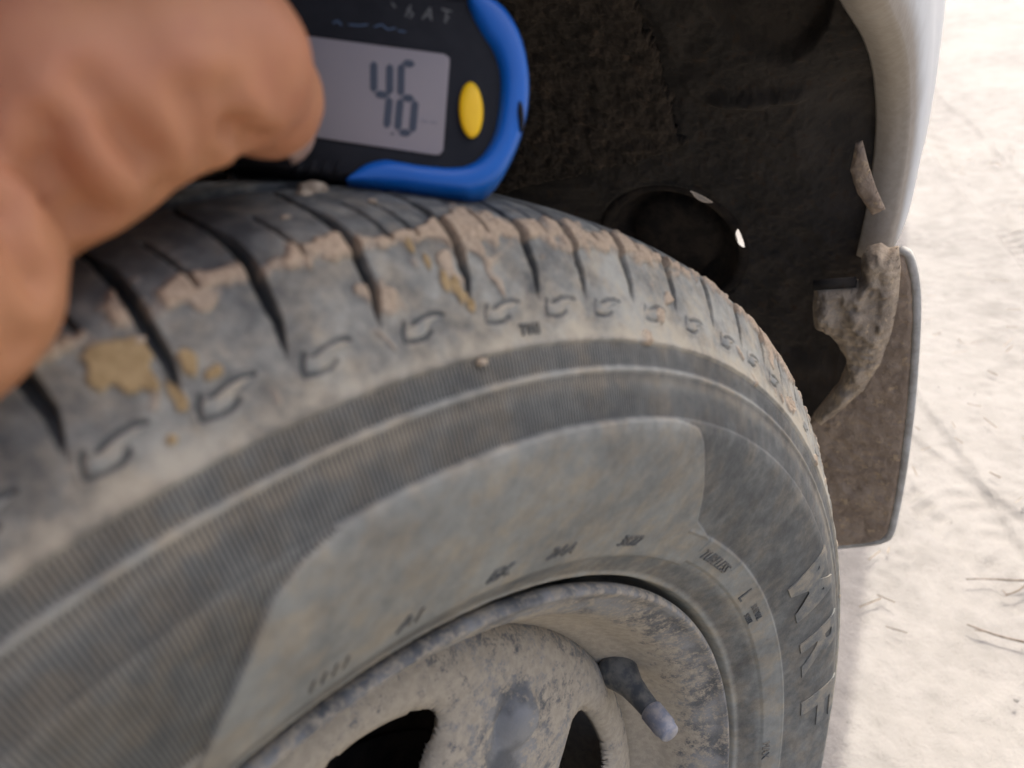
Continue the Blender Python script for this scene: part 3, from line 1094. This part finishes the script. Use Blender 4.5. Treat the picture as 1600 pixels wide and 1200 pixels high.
def rim_dust(y, r):
    return np.interp(r, [.150, .160, .168, .172, .176, .186, .190], [.45, .66, .66, .52, .28, .05, .15])
RIM = [(-.05, .1755), (.000, .1755), (.026, .1760), (.038, .1815), (.050, .186), (.0575, .1905), (.0610, .1915), (.0632, .1905), (.0638, .1890), (.0625, .1875), (.0600, .1855), (.0560, .1805), (.0515, .1765), (.0460, .1735), (.0410, .1712), (.0360, .1690), (.0300, .1650), (.0240, .1605), (.0190, .1560), (.0120, .1540), (-.03, .150), (-.06, .160)]
revolve('rim', RIM, M_STEEL, rim_dust, noise=.0003)['label'] = 'painted steel rim flange dusted with tan dirt'

def build_disc():
    """domed wheel disc with six vent openings and raised nubs between them"""
    DP = np.array([(.0180, .1565), (.0225, .1560), (.0265, .1530), (.0295, .1480), (.0320, .1400), (.0340, .1300), (.0355, .1180), (.0360, .1060), (.0345, .0950), (.0290, .0840), (.0180, .0740), (.0080, .0660), (.0040, .0560), (.0040, .0300)])
    p = catmull(DP, 16)
    sl = np.concatenate([[0], np.cumsum(np.linalg.norm(np.diff(p, axis=0), axis=1))])
    sv = np.arange(0, sl[-1], .0009)
    y = np.interp(sv, sl, p[:, 0]); r = np.interp(sv, sl, p[:, 1])
    T = np.radians(np.arange(0, 360, .25))
    TT, RR = np.meshgrid(T, r, indexing='ij')
    YY = np.broadcast_to(y, TT.shape).copy()
    SV = np.broadcast_to(sv, TT.shape).copy()
    hole = np.zeros(TT.shape, bool); snap = np.zeros(TT.shape, bool)
    dust = np.interp(RR, [.08, .12, .15, .157], [.15, .22, .42, .15])
    sc = float(np.interp(-.1235, -r, sv))
    T2, S2 = TT.copy(), SV.copy()
    for k in range(6):
        c = math.radians(110.5+60*k)
        u = ((TT-c+PI) % (2*PI)-PI)*.1235
        v = SV-sc                       # positive towards the hub
        W = .0258*(1-.20*np.clip(v/.02, -1, 1)); Hh = .0195
        e = (np.abs(u/W)**3+np.abs(v/Hh)**3)**(1/3)
        hole |= e < 1
        nb = np.abs(e-1) < .040
        kk = np.where(nb, 1/e, 1)
        T2 = np.where(nb, c+u*kk/.1235, T2); S2 = np.where(nb, sc+v*kk, S2)
        snap |= nb
        # turned-in lip round the opening
        YY -= .0035*np.exp(-np.clip(e-1, 0, None)/.10)*(e > .9)
        dust += .25*np.exp(-np.clip(e-1, 0, None)/.25)*(e > .9)
        # nub between the openings
        cn = math.radians(139.5+60*k)
        un = ((TT-cn+PI) % (2*PI)-PI)*.127
        vn = (RR-.1265)
        q = np.hypot(un/.0075, vn/.012)
        YY += .0058*np.exp(-(q*1.25)**4)*sst(-1.3, .5, vn/.012+ .0)
        YY -= .0040*np.exp(-(((un+.0095)/.006)**2+((vn+.002)/.012)**2))
        dust += -.5*np.exp(-(((un+.008)/.008)**2+((vn)/.016)**2))-.45*np.exp(-((un/.009)**2+((vn+.012)/.016)**2))  # darker beside and hubward of each nub
    YY = YY+np.interp(S2, sv, y)-np.interp(SV, sv, y)
    RR = np.interp(S2, sv, r)
    P = np.stack([RR*np.cos(T2), YY+(fbm(RR*np.cos(TT)*50, RR*np.sin(TT)*50, 0*TT, 3, 33)-.5)*.0008, RR*np.sin(T2)], -1)
    F = grid_faces(len(T), len(r), True)
    ins = (hole & ~snap).ravel()
    F = F[~ins[F].any(1)]
    o = mesh_np('wheel_disc', P.reshape(-1, 3), F, M_STEEL, wheel, attrs={'dust': dust.ravel()})
    m = o.modifiers.new('sheet', 'SOLIDIFY'); m.thickness = .0035; m.offset = -1
    o['label'] = 'domed steel wheel disc with dark vent openings'
build_disc()
revolve('brake_drum', [(-.055, .140), (-.018, .138), (-.012, .132), (-.012, .100), (-.006, .096), (-.006, .05), (0, .03)], M_DARKSTEEL, n=120)
revolve('hub_plate', [(-.060, .150), (-.062, .08), (-.062, .02)], M_DARKSTEEL, n=90)

# ---- valve
VALVE_AX = np.array([.307, .948, -.085])
def build_valve():
    a = math.radians(165.5)
    r0 = .1640
    base = np.array([r0*math.cos(a), .0270, r0*math.sin(a)])
    ax = VALVE_AX
    ax /= np.linalg.norm(ax)
    L = .041
    prof = [(-.002, .0072), (.000, .0090), (.0025, .0094), (.006, .0088), (.010, .0072), (.014, .0058), (.020, .0050), (.026, .0046), (.0285, .0042)]
    make_tube('valve_stem', [base+ax*s for s, _ in prof], [q for _, q in prof], M_VALVE, wheel, 28)
    # knurled cap
    n = 48
    ref = np.cross(ax, [0, 0, 1.0]); ref /= np.linalg.norm(ref)
    bi = np.cross(ax, ref)
    bm = bmesh.new()
    rows = []
    for s, q, kn in ((.0275, .0044, 0), (.0280, .0050, 1), (.0372, .0049, 1), (.0382, .0046, 0), (.0405, .0043, 0), (.0412, .0038, 0), (.0414, .0015, 0)):
        row = []
        for i in range(n):
            t = 2*PI*i/n
            qq = q*(1+(.055 if i % 2 else -.055)*kn)
            row.append(bm.verts.new(tuple(base+ax*s+(ref*math.cos(t)+bi*math.sin(t))*qq)))
        rows.append(row)
    for x, y in zip(rows[:-1], rows[1:]):
        for i in range(n):
            bm.faces.new([x[i], x[(i+1) % n], y[(i+1) % n], y[i]])
    bm.faces.new(rows[-1])
    o = obj_bm('valve_cap', bm, M_VCAP, wheel)
    o['label'] = 'grey knurled valve cap'
build_valve()

# ---------------------------------------------------------------- tread depth gauge
GDEP = .205
GC = at(640, 150, GDEP)
yaw = math.radians(9)
gR, gU, gB = RC[:, 0], RC[:, 1], RC[:, 2]       # camera right / up / towards camera at the time of placing
gx = gR*math.cos(yaw)-gB*math.sin(yaw)
gz = gB*math.cos(yaw)+gR*math.sin(yaw)
gy = gU
view0 = -ray(640, 150); view0 = view0/np.linalg.norm(view0)
gauge = empty('tread_depth_gauge', None, Matrix([[gx[0], gy[0], gz[0], GC[0]], [gx[1], gy[1], gz[1], GC[1]], [gx[2], gy[2], gz[2], GC[2]], [0, 0, 0, 1]]))
tag(gauge, 'black and blue digital tread gauge reading 4.6, held on the tyre', 'gauge')
MM = GDEP/FPX
def gp(px, py, w=0.0, pw=None):
    pw = w if pw is None else pw            # height of the plane the outline is measured on
    d = ray(px, py)
    t = ((GC+gz*pw-CAM) @ gz)/(d @ gz)
    q = CAM+d*t-GC
    return (float(q @ gx), float(q @ gy), w)

def build_gauge():
    outer = [(735, 7), (762, 9), (790, 30), (811, 70), (822, 120), (822, 165), (815, 203), (801, 243), (781, 280), (760, 300), (735, 311)]
    body = [(300, -50), (420, -36), (560, -18), (700, 4)]+[(x-4, y) for x, y in outer[1:-1]]+[(733, 306), (640, 300), (560, 290), (470, 280), (400, 268), (300, 245), (262, 190), (262, 10)]
    bm = prism([gp(x, y, -.0085, .004) for x, y in body], (0, 0, .017), .0022, 4)
    obj_bm('gauge_body', bm, M_BLACK, gauge)
    inner = [(726, 17), (735, 45), (748, 70), (764, 95), (774, 130), (772, 180), (763, 222), (744, 252), (720, 265), (690, 266), (650, 262), (615, 256), (598, 254), (572, 261), (552, 277), (543, 290)]
    o2 = [(545, 293), (600, 299), (660, 306), (700, 310), (735, 312), (762, 301), (783, 281), (803, 244), (817, 204), (824, 166), (824, 120), (813, 68), (791, 27), (763, 7), (738, 6)]
    def resample(p, n):
        q = catmull(p, 12)
        l = np.concatenate([[0], np.cumsum(np.linalg.norm(np.diff(q, axis=0), axis=1))])
        t = np.linspace(0, l[-1], n)
        return np.stack([np.interp(t, l, q[:, 0]), np.interp(t, l, q[:, 1])], 1)
    ns, nc = 90, 28
    # pair the inner and outer outlines at matching bends so the section stays square to the run
    I = np.vstack([resample(inner[:10], 60)[:-1], resample(inner[9:], 31)])
    oo = o2[::-1]
    O = np.vstack([resample(oo[:11], 60)[:-1], resample(oo[10:], 31)])
    bm = bmesh.new()
    rows = []
    for (a, b), (c, d) in zip(I, O):
        p, q = np.array(gp(a, b, 0, .004)), np.array(gp(c, d, 0, .004))
        m, hv = (p+q)/2, (q-p)/2
        row = []
        for k in range(nc):
            t = 2*PI*k/nc
            cs, sn = math.cos(t), math.sin(t)
            e1 = math.copysign(abs(cs)**.6, cs); e2 = math.copysign(abs(sn)**.62, sn)
            v = m+hv*e1
            row.append(bm.verts.new((v[0], v[1], .0003+.0108*e2)))
        rows.append(row)
    for r0, r1 in zip(rows[:-1], rows[1:]):
        for k in range(nc): bm.faces.new([r0[k], r0[(k+1) % nc], r1[(k+1) % nc], r1[k]])
    bm.faces.new(rows[0]); bm.faces.new(rows[-1])
    obj_bm('blue_bumper', bm, M_BLUE, gauge)
    # screen in a shallow frame
    scr = [(452, 54), (694, 86), (702, 92), (702, 100), (692, 236), (686, 243), (678, 243), (440, 208)]
    bm = prism([gp(x, y, .0080) for x, y in scr], (0, 0, .00075), .00015, 2)
    obj_bm('screen', bm, M_LCD, gauge)
    bm = prism([gp(690+(x-690)*1.03+4, 150+(y-150)*1.05, .0080) for x, y in scr], (0, 0, .00062), .0003, 2)
    obj_bm('screen_frame', bm, M_BLACK, gauge)
    # seven-segment digits
    T = .0088
    def seg(p, q, w, mat=M_DIGIT, nm='digit_segment'):
        p, q = np.array(p, float), np.array(q, float)
        d = (q-p)/np.linalg.norm(q-p); n = np.array([-d[1], d[0]])
        c = [p+d*w*.1+0*n, p+d*w*.6+n*w*.5, q-d*w*.6+n*w*.5, q-d*w*.1, q-d*w*.6-n*w*.5, p+d*w*.6-n*w*.5]
        bm = prism([gp(x, y, T) for x, y in c], (0, 0, .00006))
        obj_bm(nm, bm, mat, gauge, False)
    def digit(x0, y0, x1, y1, x2, y2, wid, segs, w=11.5):
        # spine top -> middle -> bottom on the left; right side offset by wid (dx, dy)
        L = [np.array((x0, y0)), np.array((x1, y1)), np.array((x2, y2))]
        Rr = [p+np.array(wid) for p in L]
        S = {'a': (L[0], Rr[0]), 'f': (L[0], L[1]), 'b': (Rr[0], Rr[1]), 'g': (L[1], Rr[1]), 'e': (L[1], L[2]), 'c': (Rr[1], Rr[2]), 'd': (L[2], Rr[2])}
        for k in segs: seg(*S[k], w)
    digit(584, 94, 584, 146, 579, 198, (25, 4), 'fbgc')
    digit(627, 98, 626, 152, 621, 206, (23, 3), 'afgecd')
    seg((612, 206), (614, 212), 6)
    seg((657, 189), (669, 190), 3, M_FAINT, 'unit_mark')
    seg((672, 191), (684, 192), 3, M_FAINT, 'unit_mark')
    # yellow button
    bm = bmesh.new()
    rows = []
    for k, h in ((1.0, .0080), (1.0, .0094), (.93, .0101), (.75, .0104), (.4, .0106)):
        row = []
        for i in range(40):
            t = 2*PI*i/40
            row.append(bm.verts.new(gp(736+19*k*math.cos(t)-1.5*k*math.sin(t)*-1, 172+44*k*math.sin(t), h)))
        rows.append(row)
    for a, b in zip(rows[:-1], rows[1:]):
        for i in range(40): bm.faces.new([a[i], a[(i+1) % 40], b[(i+1) % 40], b[i]])
    bm.faces.new(rows[-1])
    obj_bm('button', bm, M_YELLOW, gauge)
    # black ellipsoid on the rounded end, painting the shade inside a lanyard slot
    bm = bmesh.new()
    bmesh.ops.create_uvsphere(bm, u_segments=20, v_segments=12, radius=1)
    x, y, _ = gp(813, 179, .0105)
    for v in bm.verts: v.co = Vector((x+v.co.x*.0011, y+v.co.y*.0042-v.co.x*.001, .0096+v.co.z*.0022))
    obj_bm('lanyard_slot_shade', bm, M_BLACK, gauge)
    # pale print on the bezel: short slanted marks and a fine script line
    def stroke(pts, w, mat, nm):
        for p, q in zip(pts[:-1], pts[1:]):
            p, q = np.array(p, float), np.array(q, float)
            d = (q-p)/np.linalg.norm(q-p); n = np.array([-d[1], d[0]])
            c = [p+n*w/2, q+n*w/2, q-n*w/2, p-n*w/2]
            yield [gp(a, b, .00855) for a, b in c]
    def print_mark(lines, w, mat, nm):
        bm = bmesh.new()
        for ln in lines:
            for qd in stroke(ln, w, mat, nm):
                bm.faces.new([bm.verts.new(v) for v in qd])
        obj_bm(nm, bm, mat, gauge, False)
    print_mark([[(612, 4), (618, 12)], [(636, 14), (646, 22), (640, 28)], [(634, 26), (642, 8)]], 3, M_PRINT, 'printed_mark')
    print_mark([[(660, 30), (672, 12), (674, 32)], [(664, 24), (674, 25)]], 3, M_PRINT, 'printed_mark')
    print_mark([[(690, 14), (706, 18)], [(698, 16), (696, 36)], [(702, 26), (694, 34)]], 3, M_PRINT, 'printed_mark')
    print_mark([[(520, 36), (528, 32), (534, 40)], [(545, 38), (560, 40), (575, 38)], [(585, 42), (596, 38), (606, 46), (618, 44)], [(622, 48), (634, 50)]], 1.8, M_BPRINT, 'printed_mark')
    
    # moulded grip ridges on the lower left of the case
    for q in (470, 490, 510, 530):
        a, b = np.array(gp(q-9, 274, .0084)), np.array(gp(q+3, 250, .0084))
        make_tube('grip_ridge', [a, .5*(a+b), b], [.0004, .0006, .0004], M_BLACK, gauge, 8)
    # steel probe reaching down into the groove, behind the thumb
    x, y, _ = gp(360, 262)
    make_tube('probe', [np.array([x, y, 0]), np.array([x+.0005, y-.004, -.001]), np.array([x+.001, y-.009, -.002])], [.0011]*3, M_METAL, gauge, 12)

def smooth_open(pts, n):
    return [tuple(p) for p in catmull(pts, n)]
build_gauge()

# ---------------------------------------------------------------- hand
def surface_nets(f, lo, hi, vox):
    n = np.ceil((hi-lo)/vox).astype(int)+1
    ax = [lo[i]+vox*np.arange(n[i]) for i in range(3)]
    X, Y, Z = np.meshgrid(*ax, indexing='ij')
    D = f(X, Y, Z).astype(np.float32)
    S = D < 0
    c = np.zeros(tuple(n-1), np.int8)
    for a in (0, 1):
        for b in (0, 1):
            for d in (0, 1):
                c += S[a:n[0]-1+a, b:n[1]-1+b, d:n[2]-1+d]
    act = (c > 0) & (c < 8)
    idx = np.full(act.shape, -1, np.int64)
    idx[act] = np.arange(act.sum())
    ii = np.argwhere(act)
    V = lo+vox*(ii+.5)
    faces = []
    for axn in range(3):
        sl0 = [slice(None)]*3; sl1 = [slice(None)]*3
        sl0[axn] = slice(0, -1); sl1[axn] = slice(1, None)
        e = S[tuple(sl0)] != S[tuple(sl1)]
        pos = np.argwhere(e)
        o1, o2 = (axn+1) % 3, (axn+2) % 3
        ok = (pos[:, o1] > 0) & (pos[:, o2] > 0) & (pos[:, o1] < n[o1]-1) & (pos[:, o2] < n[o2]-1)
        pos = pos[ok]
        def cell(d1, d2):
            q = pos.copy(); q[:, o1] -= d1; q[:, o2] -= d2
            return idx[q[:, 0], q[:, 1], q[:, 2]]
        q = np.stack([cell(1, 1), cell(0, 1), cell(0, 0), cell(1, 0)], 1)
        s = S[pos[:, 0], pos[:, 1], pos[:, 2]]
        q[~s] = q[~s][:, ::-1]
        faces.append(q)
    F = np.vstack(faces)
    F = F[(F >= 0).all(1)]
    for _ in range(4):
        h = vox*.3
        d = f(V[:, 0], V[:, 1], V[:, 2])
        g = np.stack([f(V[:, 0]+h*(i == 0), V[:, 1]+h*(i == 1), V[:, 2]+h*(i == 2))-d for i in range(3)], 1)/h
        gl = np.maximum((g*g).sum(1), .05)
        V = V-(np.clip(d, -vox, vox)/gl)[:, None]*g*.9
    return V, F

def cone_sdf(x, y, z, a, b, ra, rb):
    ba = b-a
    t = np.clip(((x-a[0])*ba[0]+(y-a[1])*ba[1]+(z-a[2])*ba[2])/(ba @ ba), 0, 1)
    return np.sqrt((x-a[0]-t*ba[0])**2+(y-a[1]-t*ba[1])**2+(z-a[2]-t*ba[2])**2)-(ra+(rb-ra)*t)

def smin(a, b, k):
    h = np.clip(.5+.5*(b-a)/k, 0, 1)
    return b*(1-h)+a*h-k*h*(1-h)

def build_hand():
    A = at
    thumb = [(A(-95, 290, .125), .0190), (A(85, 165, .126), .0200), (A(250, 120, .131), .0150), (A(360, 96, .139), .0132), (A(408, 152, .155), .0108), (A(423, 187, .172), .0087)]
    heel = [(A(-150, 340, .118), .0160), (A(-135, 428, .111), .0178), (A(-230, 475, .105), .0180)]
    palm = [(A(-120, 120, .135), .030), (A(60, -120, .155), .027), (A(-80, -140, .165), .028)]
    wrist = [(A(-270, 330, .120), .024), (A(-420, 420, .100), .027), (A(-1000, 600, .075), .028)]
    elbow = MW @ np.array([.17, .30, .34])+OFF
    k = .007
    fingers = []
    for i, (y0, y1, rr) in enumerate(((-150, -75, .0088), (-60, 0, .009), (30, 75, .0088), (110, 138, .0078))):
        fingers.append([(A(-120, y0, .185), rr+.002), (A(90, (y0+y1)/2-10, .226), rr+.0008), (A(300, y1-8, .2300), rr), (A(430, y1+12, .2255), rr-.001)])
    def f(x, y, z):
        d = None
        for ch, kk in ((thumb, .005), (heel, .0022), (palm, .012), (wrist, .012)):
            e = None
            for (a, ra), (b, rb) in zip(ch[:-1], ch[1:]):
                q = cone_sdf(x, y, z, a, b, ra, rb)
                e = q if e is None else smin(e, q, .004)
            d = e if d is None else smin(d, e, kk)
        # knuckle mass between thumb and palm
        d = smin(d, cone_sdf(x, y, z, A(130, 20, .142), A(300, 30, .148), .024, .0165), .008)
        d = smin(d, cone_sdf(x, y, z, wrist[-1][0], elbow, .028, .034), .01)
        for ch in fingers:
            e = None
            for (a, ra), (b, rb) in zip(ch[:-1], ch[1:]):
                q = cone_sdf(x, y, z, a, b, ra, rb)
                e = q if e is None else smin(e, q, .003)
            d = smin(d, e, .004)
        return d
    pts = np.array([p for ch in (thumb, heel, palm, wrist, *fingers) for p, _ in ch]+[elbow])
    lo, hi = pts.min(0)-.04, pts.max(0)+.04
    V, F = surface_nets(f, lo, hi, .0016)
    # creases pressed in along the thumb and wrist
    h = .0006
    d0 = f(*V.T)
    g = np.stack([f(V[:, 0]+h*(i == 0), V[:, 1]+h*(i == 1), V[:, 2]+h*(i == 2))-d0 for i in range(3)], 1)
    g /= np.maximum(np.linalg.norm(g, axis=1, keepdims=True), 1e-9)
    def surf(px, py):
        t = .08
        for _ in range(60):
            p = CAM+ray(px, py)*t
            d = float(f(*p))
            if d < 1e-4: break
            t += d*.8
        return CAM+ray(px, py)*t
    cre = [([(75, 205), (100, 270), (150, 335)], .0009), ([(55, 262), (80, 310), (118, 352)], .0008), ([(140, 140), (180, 200), (228, 246)], .0006), ([(296, 150), (312, 200), (332, 246)], .0007),
           ([(348, 148), (352, 176), (366, 206)], .0007), ([(200, 200), (232, 250), (252, 290)], .0005), ([(5, 330), (30, 390), (60, 440)], .0009), ([(-20, 420), (10, 480), (30, 540)], .0006), ([(372, 205), (384, 216), (396, 222)], .0010)]
    disp = np.zeros(len(V))
    for path, dep in cre:
        q = catmull(path, 14)
        S = np.array([surf(*p) for p in q])
        best = np.full(len(V), 9.)
        for s in S: best = np.minimum(best, np.linalg.norm(V-s, axis=1))
        disp -= dep*2.8*np.exp(-(best/.0026)**2)
        disp += dep*.7*np.exp(-((best-.005)/.0025)**2)
    disp += (fbm(V[:, 0]*110, V[:, 1]*110, V[:, 2]*110, 3, 7)-.5)*.0010
    V = V+g*disp[:, None]
    root = empty('person')
    tag(root, 'hand with bent thumb gripping the gauge over the tyre', 'person')
    o = mesh_np('hand', V, F, M_SKIN, root)
    # thumb nail: curved plate on the outer face of the thumb tip
    tip, pre = thumb[-1][0], thumb[-2][0]
    ax = (tip-pre)/np.linalg.norm(tip-pre)
    nv = RC[:, 0]*.93-RC[:, 1]*.22-RC[:, 2]*.28
    nv = nv-ax*(nv @ ax); nv /= np.linalg.norm(nv)
    sd = np.cross(ax, nv)
    rows = []
    bm = bmesh.new()
    for i in range(9):
        s = -.0045+.0166*i/8
        row = []
        rad = .0099+(.0088-.0099)*min(1, i/6)
        for j in range(11):
            t = math.radians(-52+104*j/10)
            drop = .0014*(abs(j-5)/5)**2*(1 if i > 5 else 0)
            p = tip+ax*(s-.0035-drop)+(nv*math.cos(t)+sd*math.sin(t))*(rad+.0003)
            row.append(bm.verts.new(tuple(p)))
        rows.append(row)
    for a, b in zip(rows[:-1], rows[1:]):
        for i in range(10): bm.faces.new([a[i], a[i+1], b[i+1], b[i]])
    o = obj_bm('thumb_nail', bm, M_NAIL, root)
    m = o.modifiers.new('t', 'SOLIDIFY'); m.thickness = .0005
build_hand()

# ---------------------------------------------------------------- litter on the ground
def twig(name, pxs, r, label, mat=M_TWIG, cat='twig', side=None):
    P = [on_ground(x, y, .0045) for x, y in pxs]
    q = catmull(np.array(P), 8)
    q = q+np.stack([0*q[:, 0], 0*q[:, 0], .0004*np.sin(np.linspace(0, 9, len(q)))], 1)
    root = empty(name, None, Matrix.Translation(Vector(q[0])))
    o = make_tube('stem', [p-q[0] for p in q], list(np.linspace(r, r*.45, len(q))), mat, root, 8)
    if side is not None:
        S = [on_ground(x, y, .005)-q[0] for x, y in side]
        make_tube('side_shoot', S, [r*.5, r*.35], mat, root, 6)
    tag(root, label, cat, 'dry twigs on the sand')
twig('twig', [(1640, 909), (1600, 907), (1555, 905), (1510, 905)], .0012, 'upper of three brown twigs on the sand, lying level')
twig('twig', [(1640, 898), (1610, 910), (1588, 924), (1570, 931)], .0014, 'short forked twig between the two longer twigs on the sand', side=[(1574, 929), (1566, 922)])
twig('twig', [(1650, 1016), (1600, 1003), (1550, 990), (1511, 976)], .0014, 'lowest brown twig on the sand, slanting up leftwards', side=[(1540, 987), (1522, 984)])

def build_litter():
    """loose straw bits and grit too many to count"""
    r = np.random.default_rng(11)
    bm = bmesh.new()
    for _ in range(260):
        x, y = -r.uniform(.3, 2.4), r.uniform(.12, .9)
        a = r.uniform(0, PI); L = r.uniform(.004, .013); w = r.uniform(.0003, .0008)
        d = np.array([math.cos(a), math.sin(a), r.uniform(-.1, .1)]); n = np.array([-d[1], d[0], 0])
        c = np.array([x, y, .006+r.uniform(0, .003)])
        v = [bm.verts.new(tuple(c+d*L*s+n*w*t+np.array([0, 0, w*u]))) for s in (-1, 1) for (t, u) in ((-1, -1), (1, -1), (0, 1))]
        for q in ((0, 1, 2), (5, 4, 3), (0, 3, 4, 1), (1, 4, 5, 2), (2, 5, 3, 0)): bm.faces.new([v[i] for i in q])
    o = obj_bm('straw_litter', bm, M_STRAW, None, False)
    tag(o, 'scattered straw bits on the sandy ground', 'litter', None, 'stuff')
    bm = bmesh.new()
    for _ in range(420):
        x, y = -r.uniform(.3, 3.0), r.uniform(.10, 1.0)
        s = r.uniform(.0008, .0024)*(1.8 if r.random() < .04 else 1)
        m = Matrix.Translation((x, y, .004)) @ Matrix.Rotation(r.uniform(0, 6), 4, 'Z') @ Matrix.Diagonal((s, s*r.uniform(.6, 1), s*r.uniform(.5, .8), 1))
        bmesh.ops.create_icosphere(bm, subdivisions=1, radius=1, matrix=m)
    o = obj_bm('sand_grit', bm, M_GROUND, None, False)
    tag(o, 'small clods and grit on the sandy ground', 'grit', None, 'stuff')
build_litter()
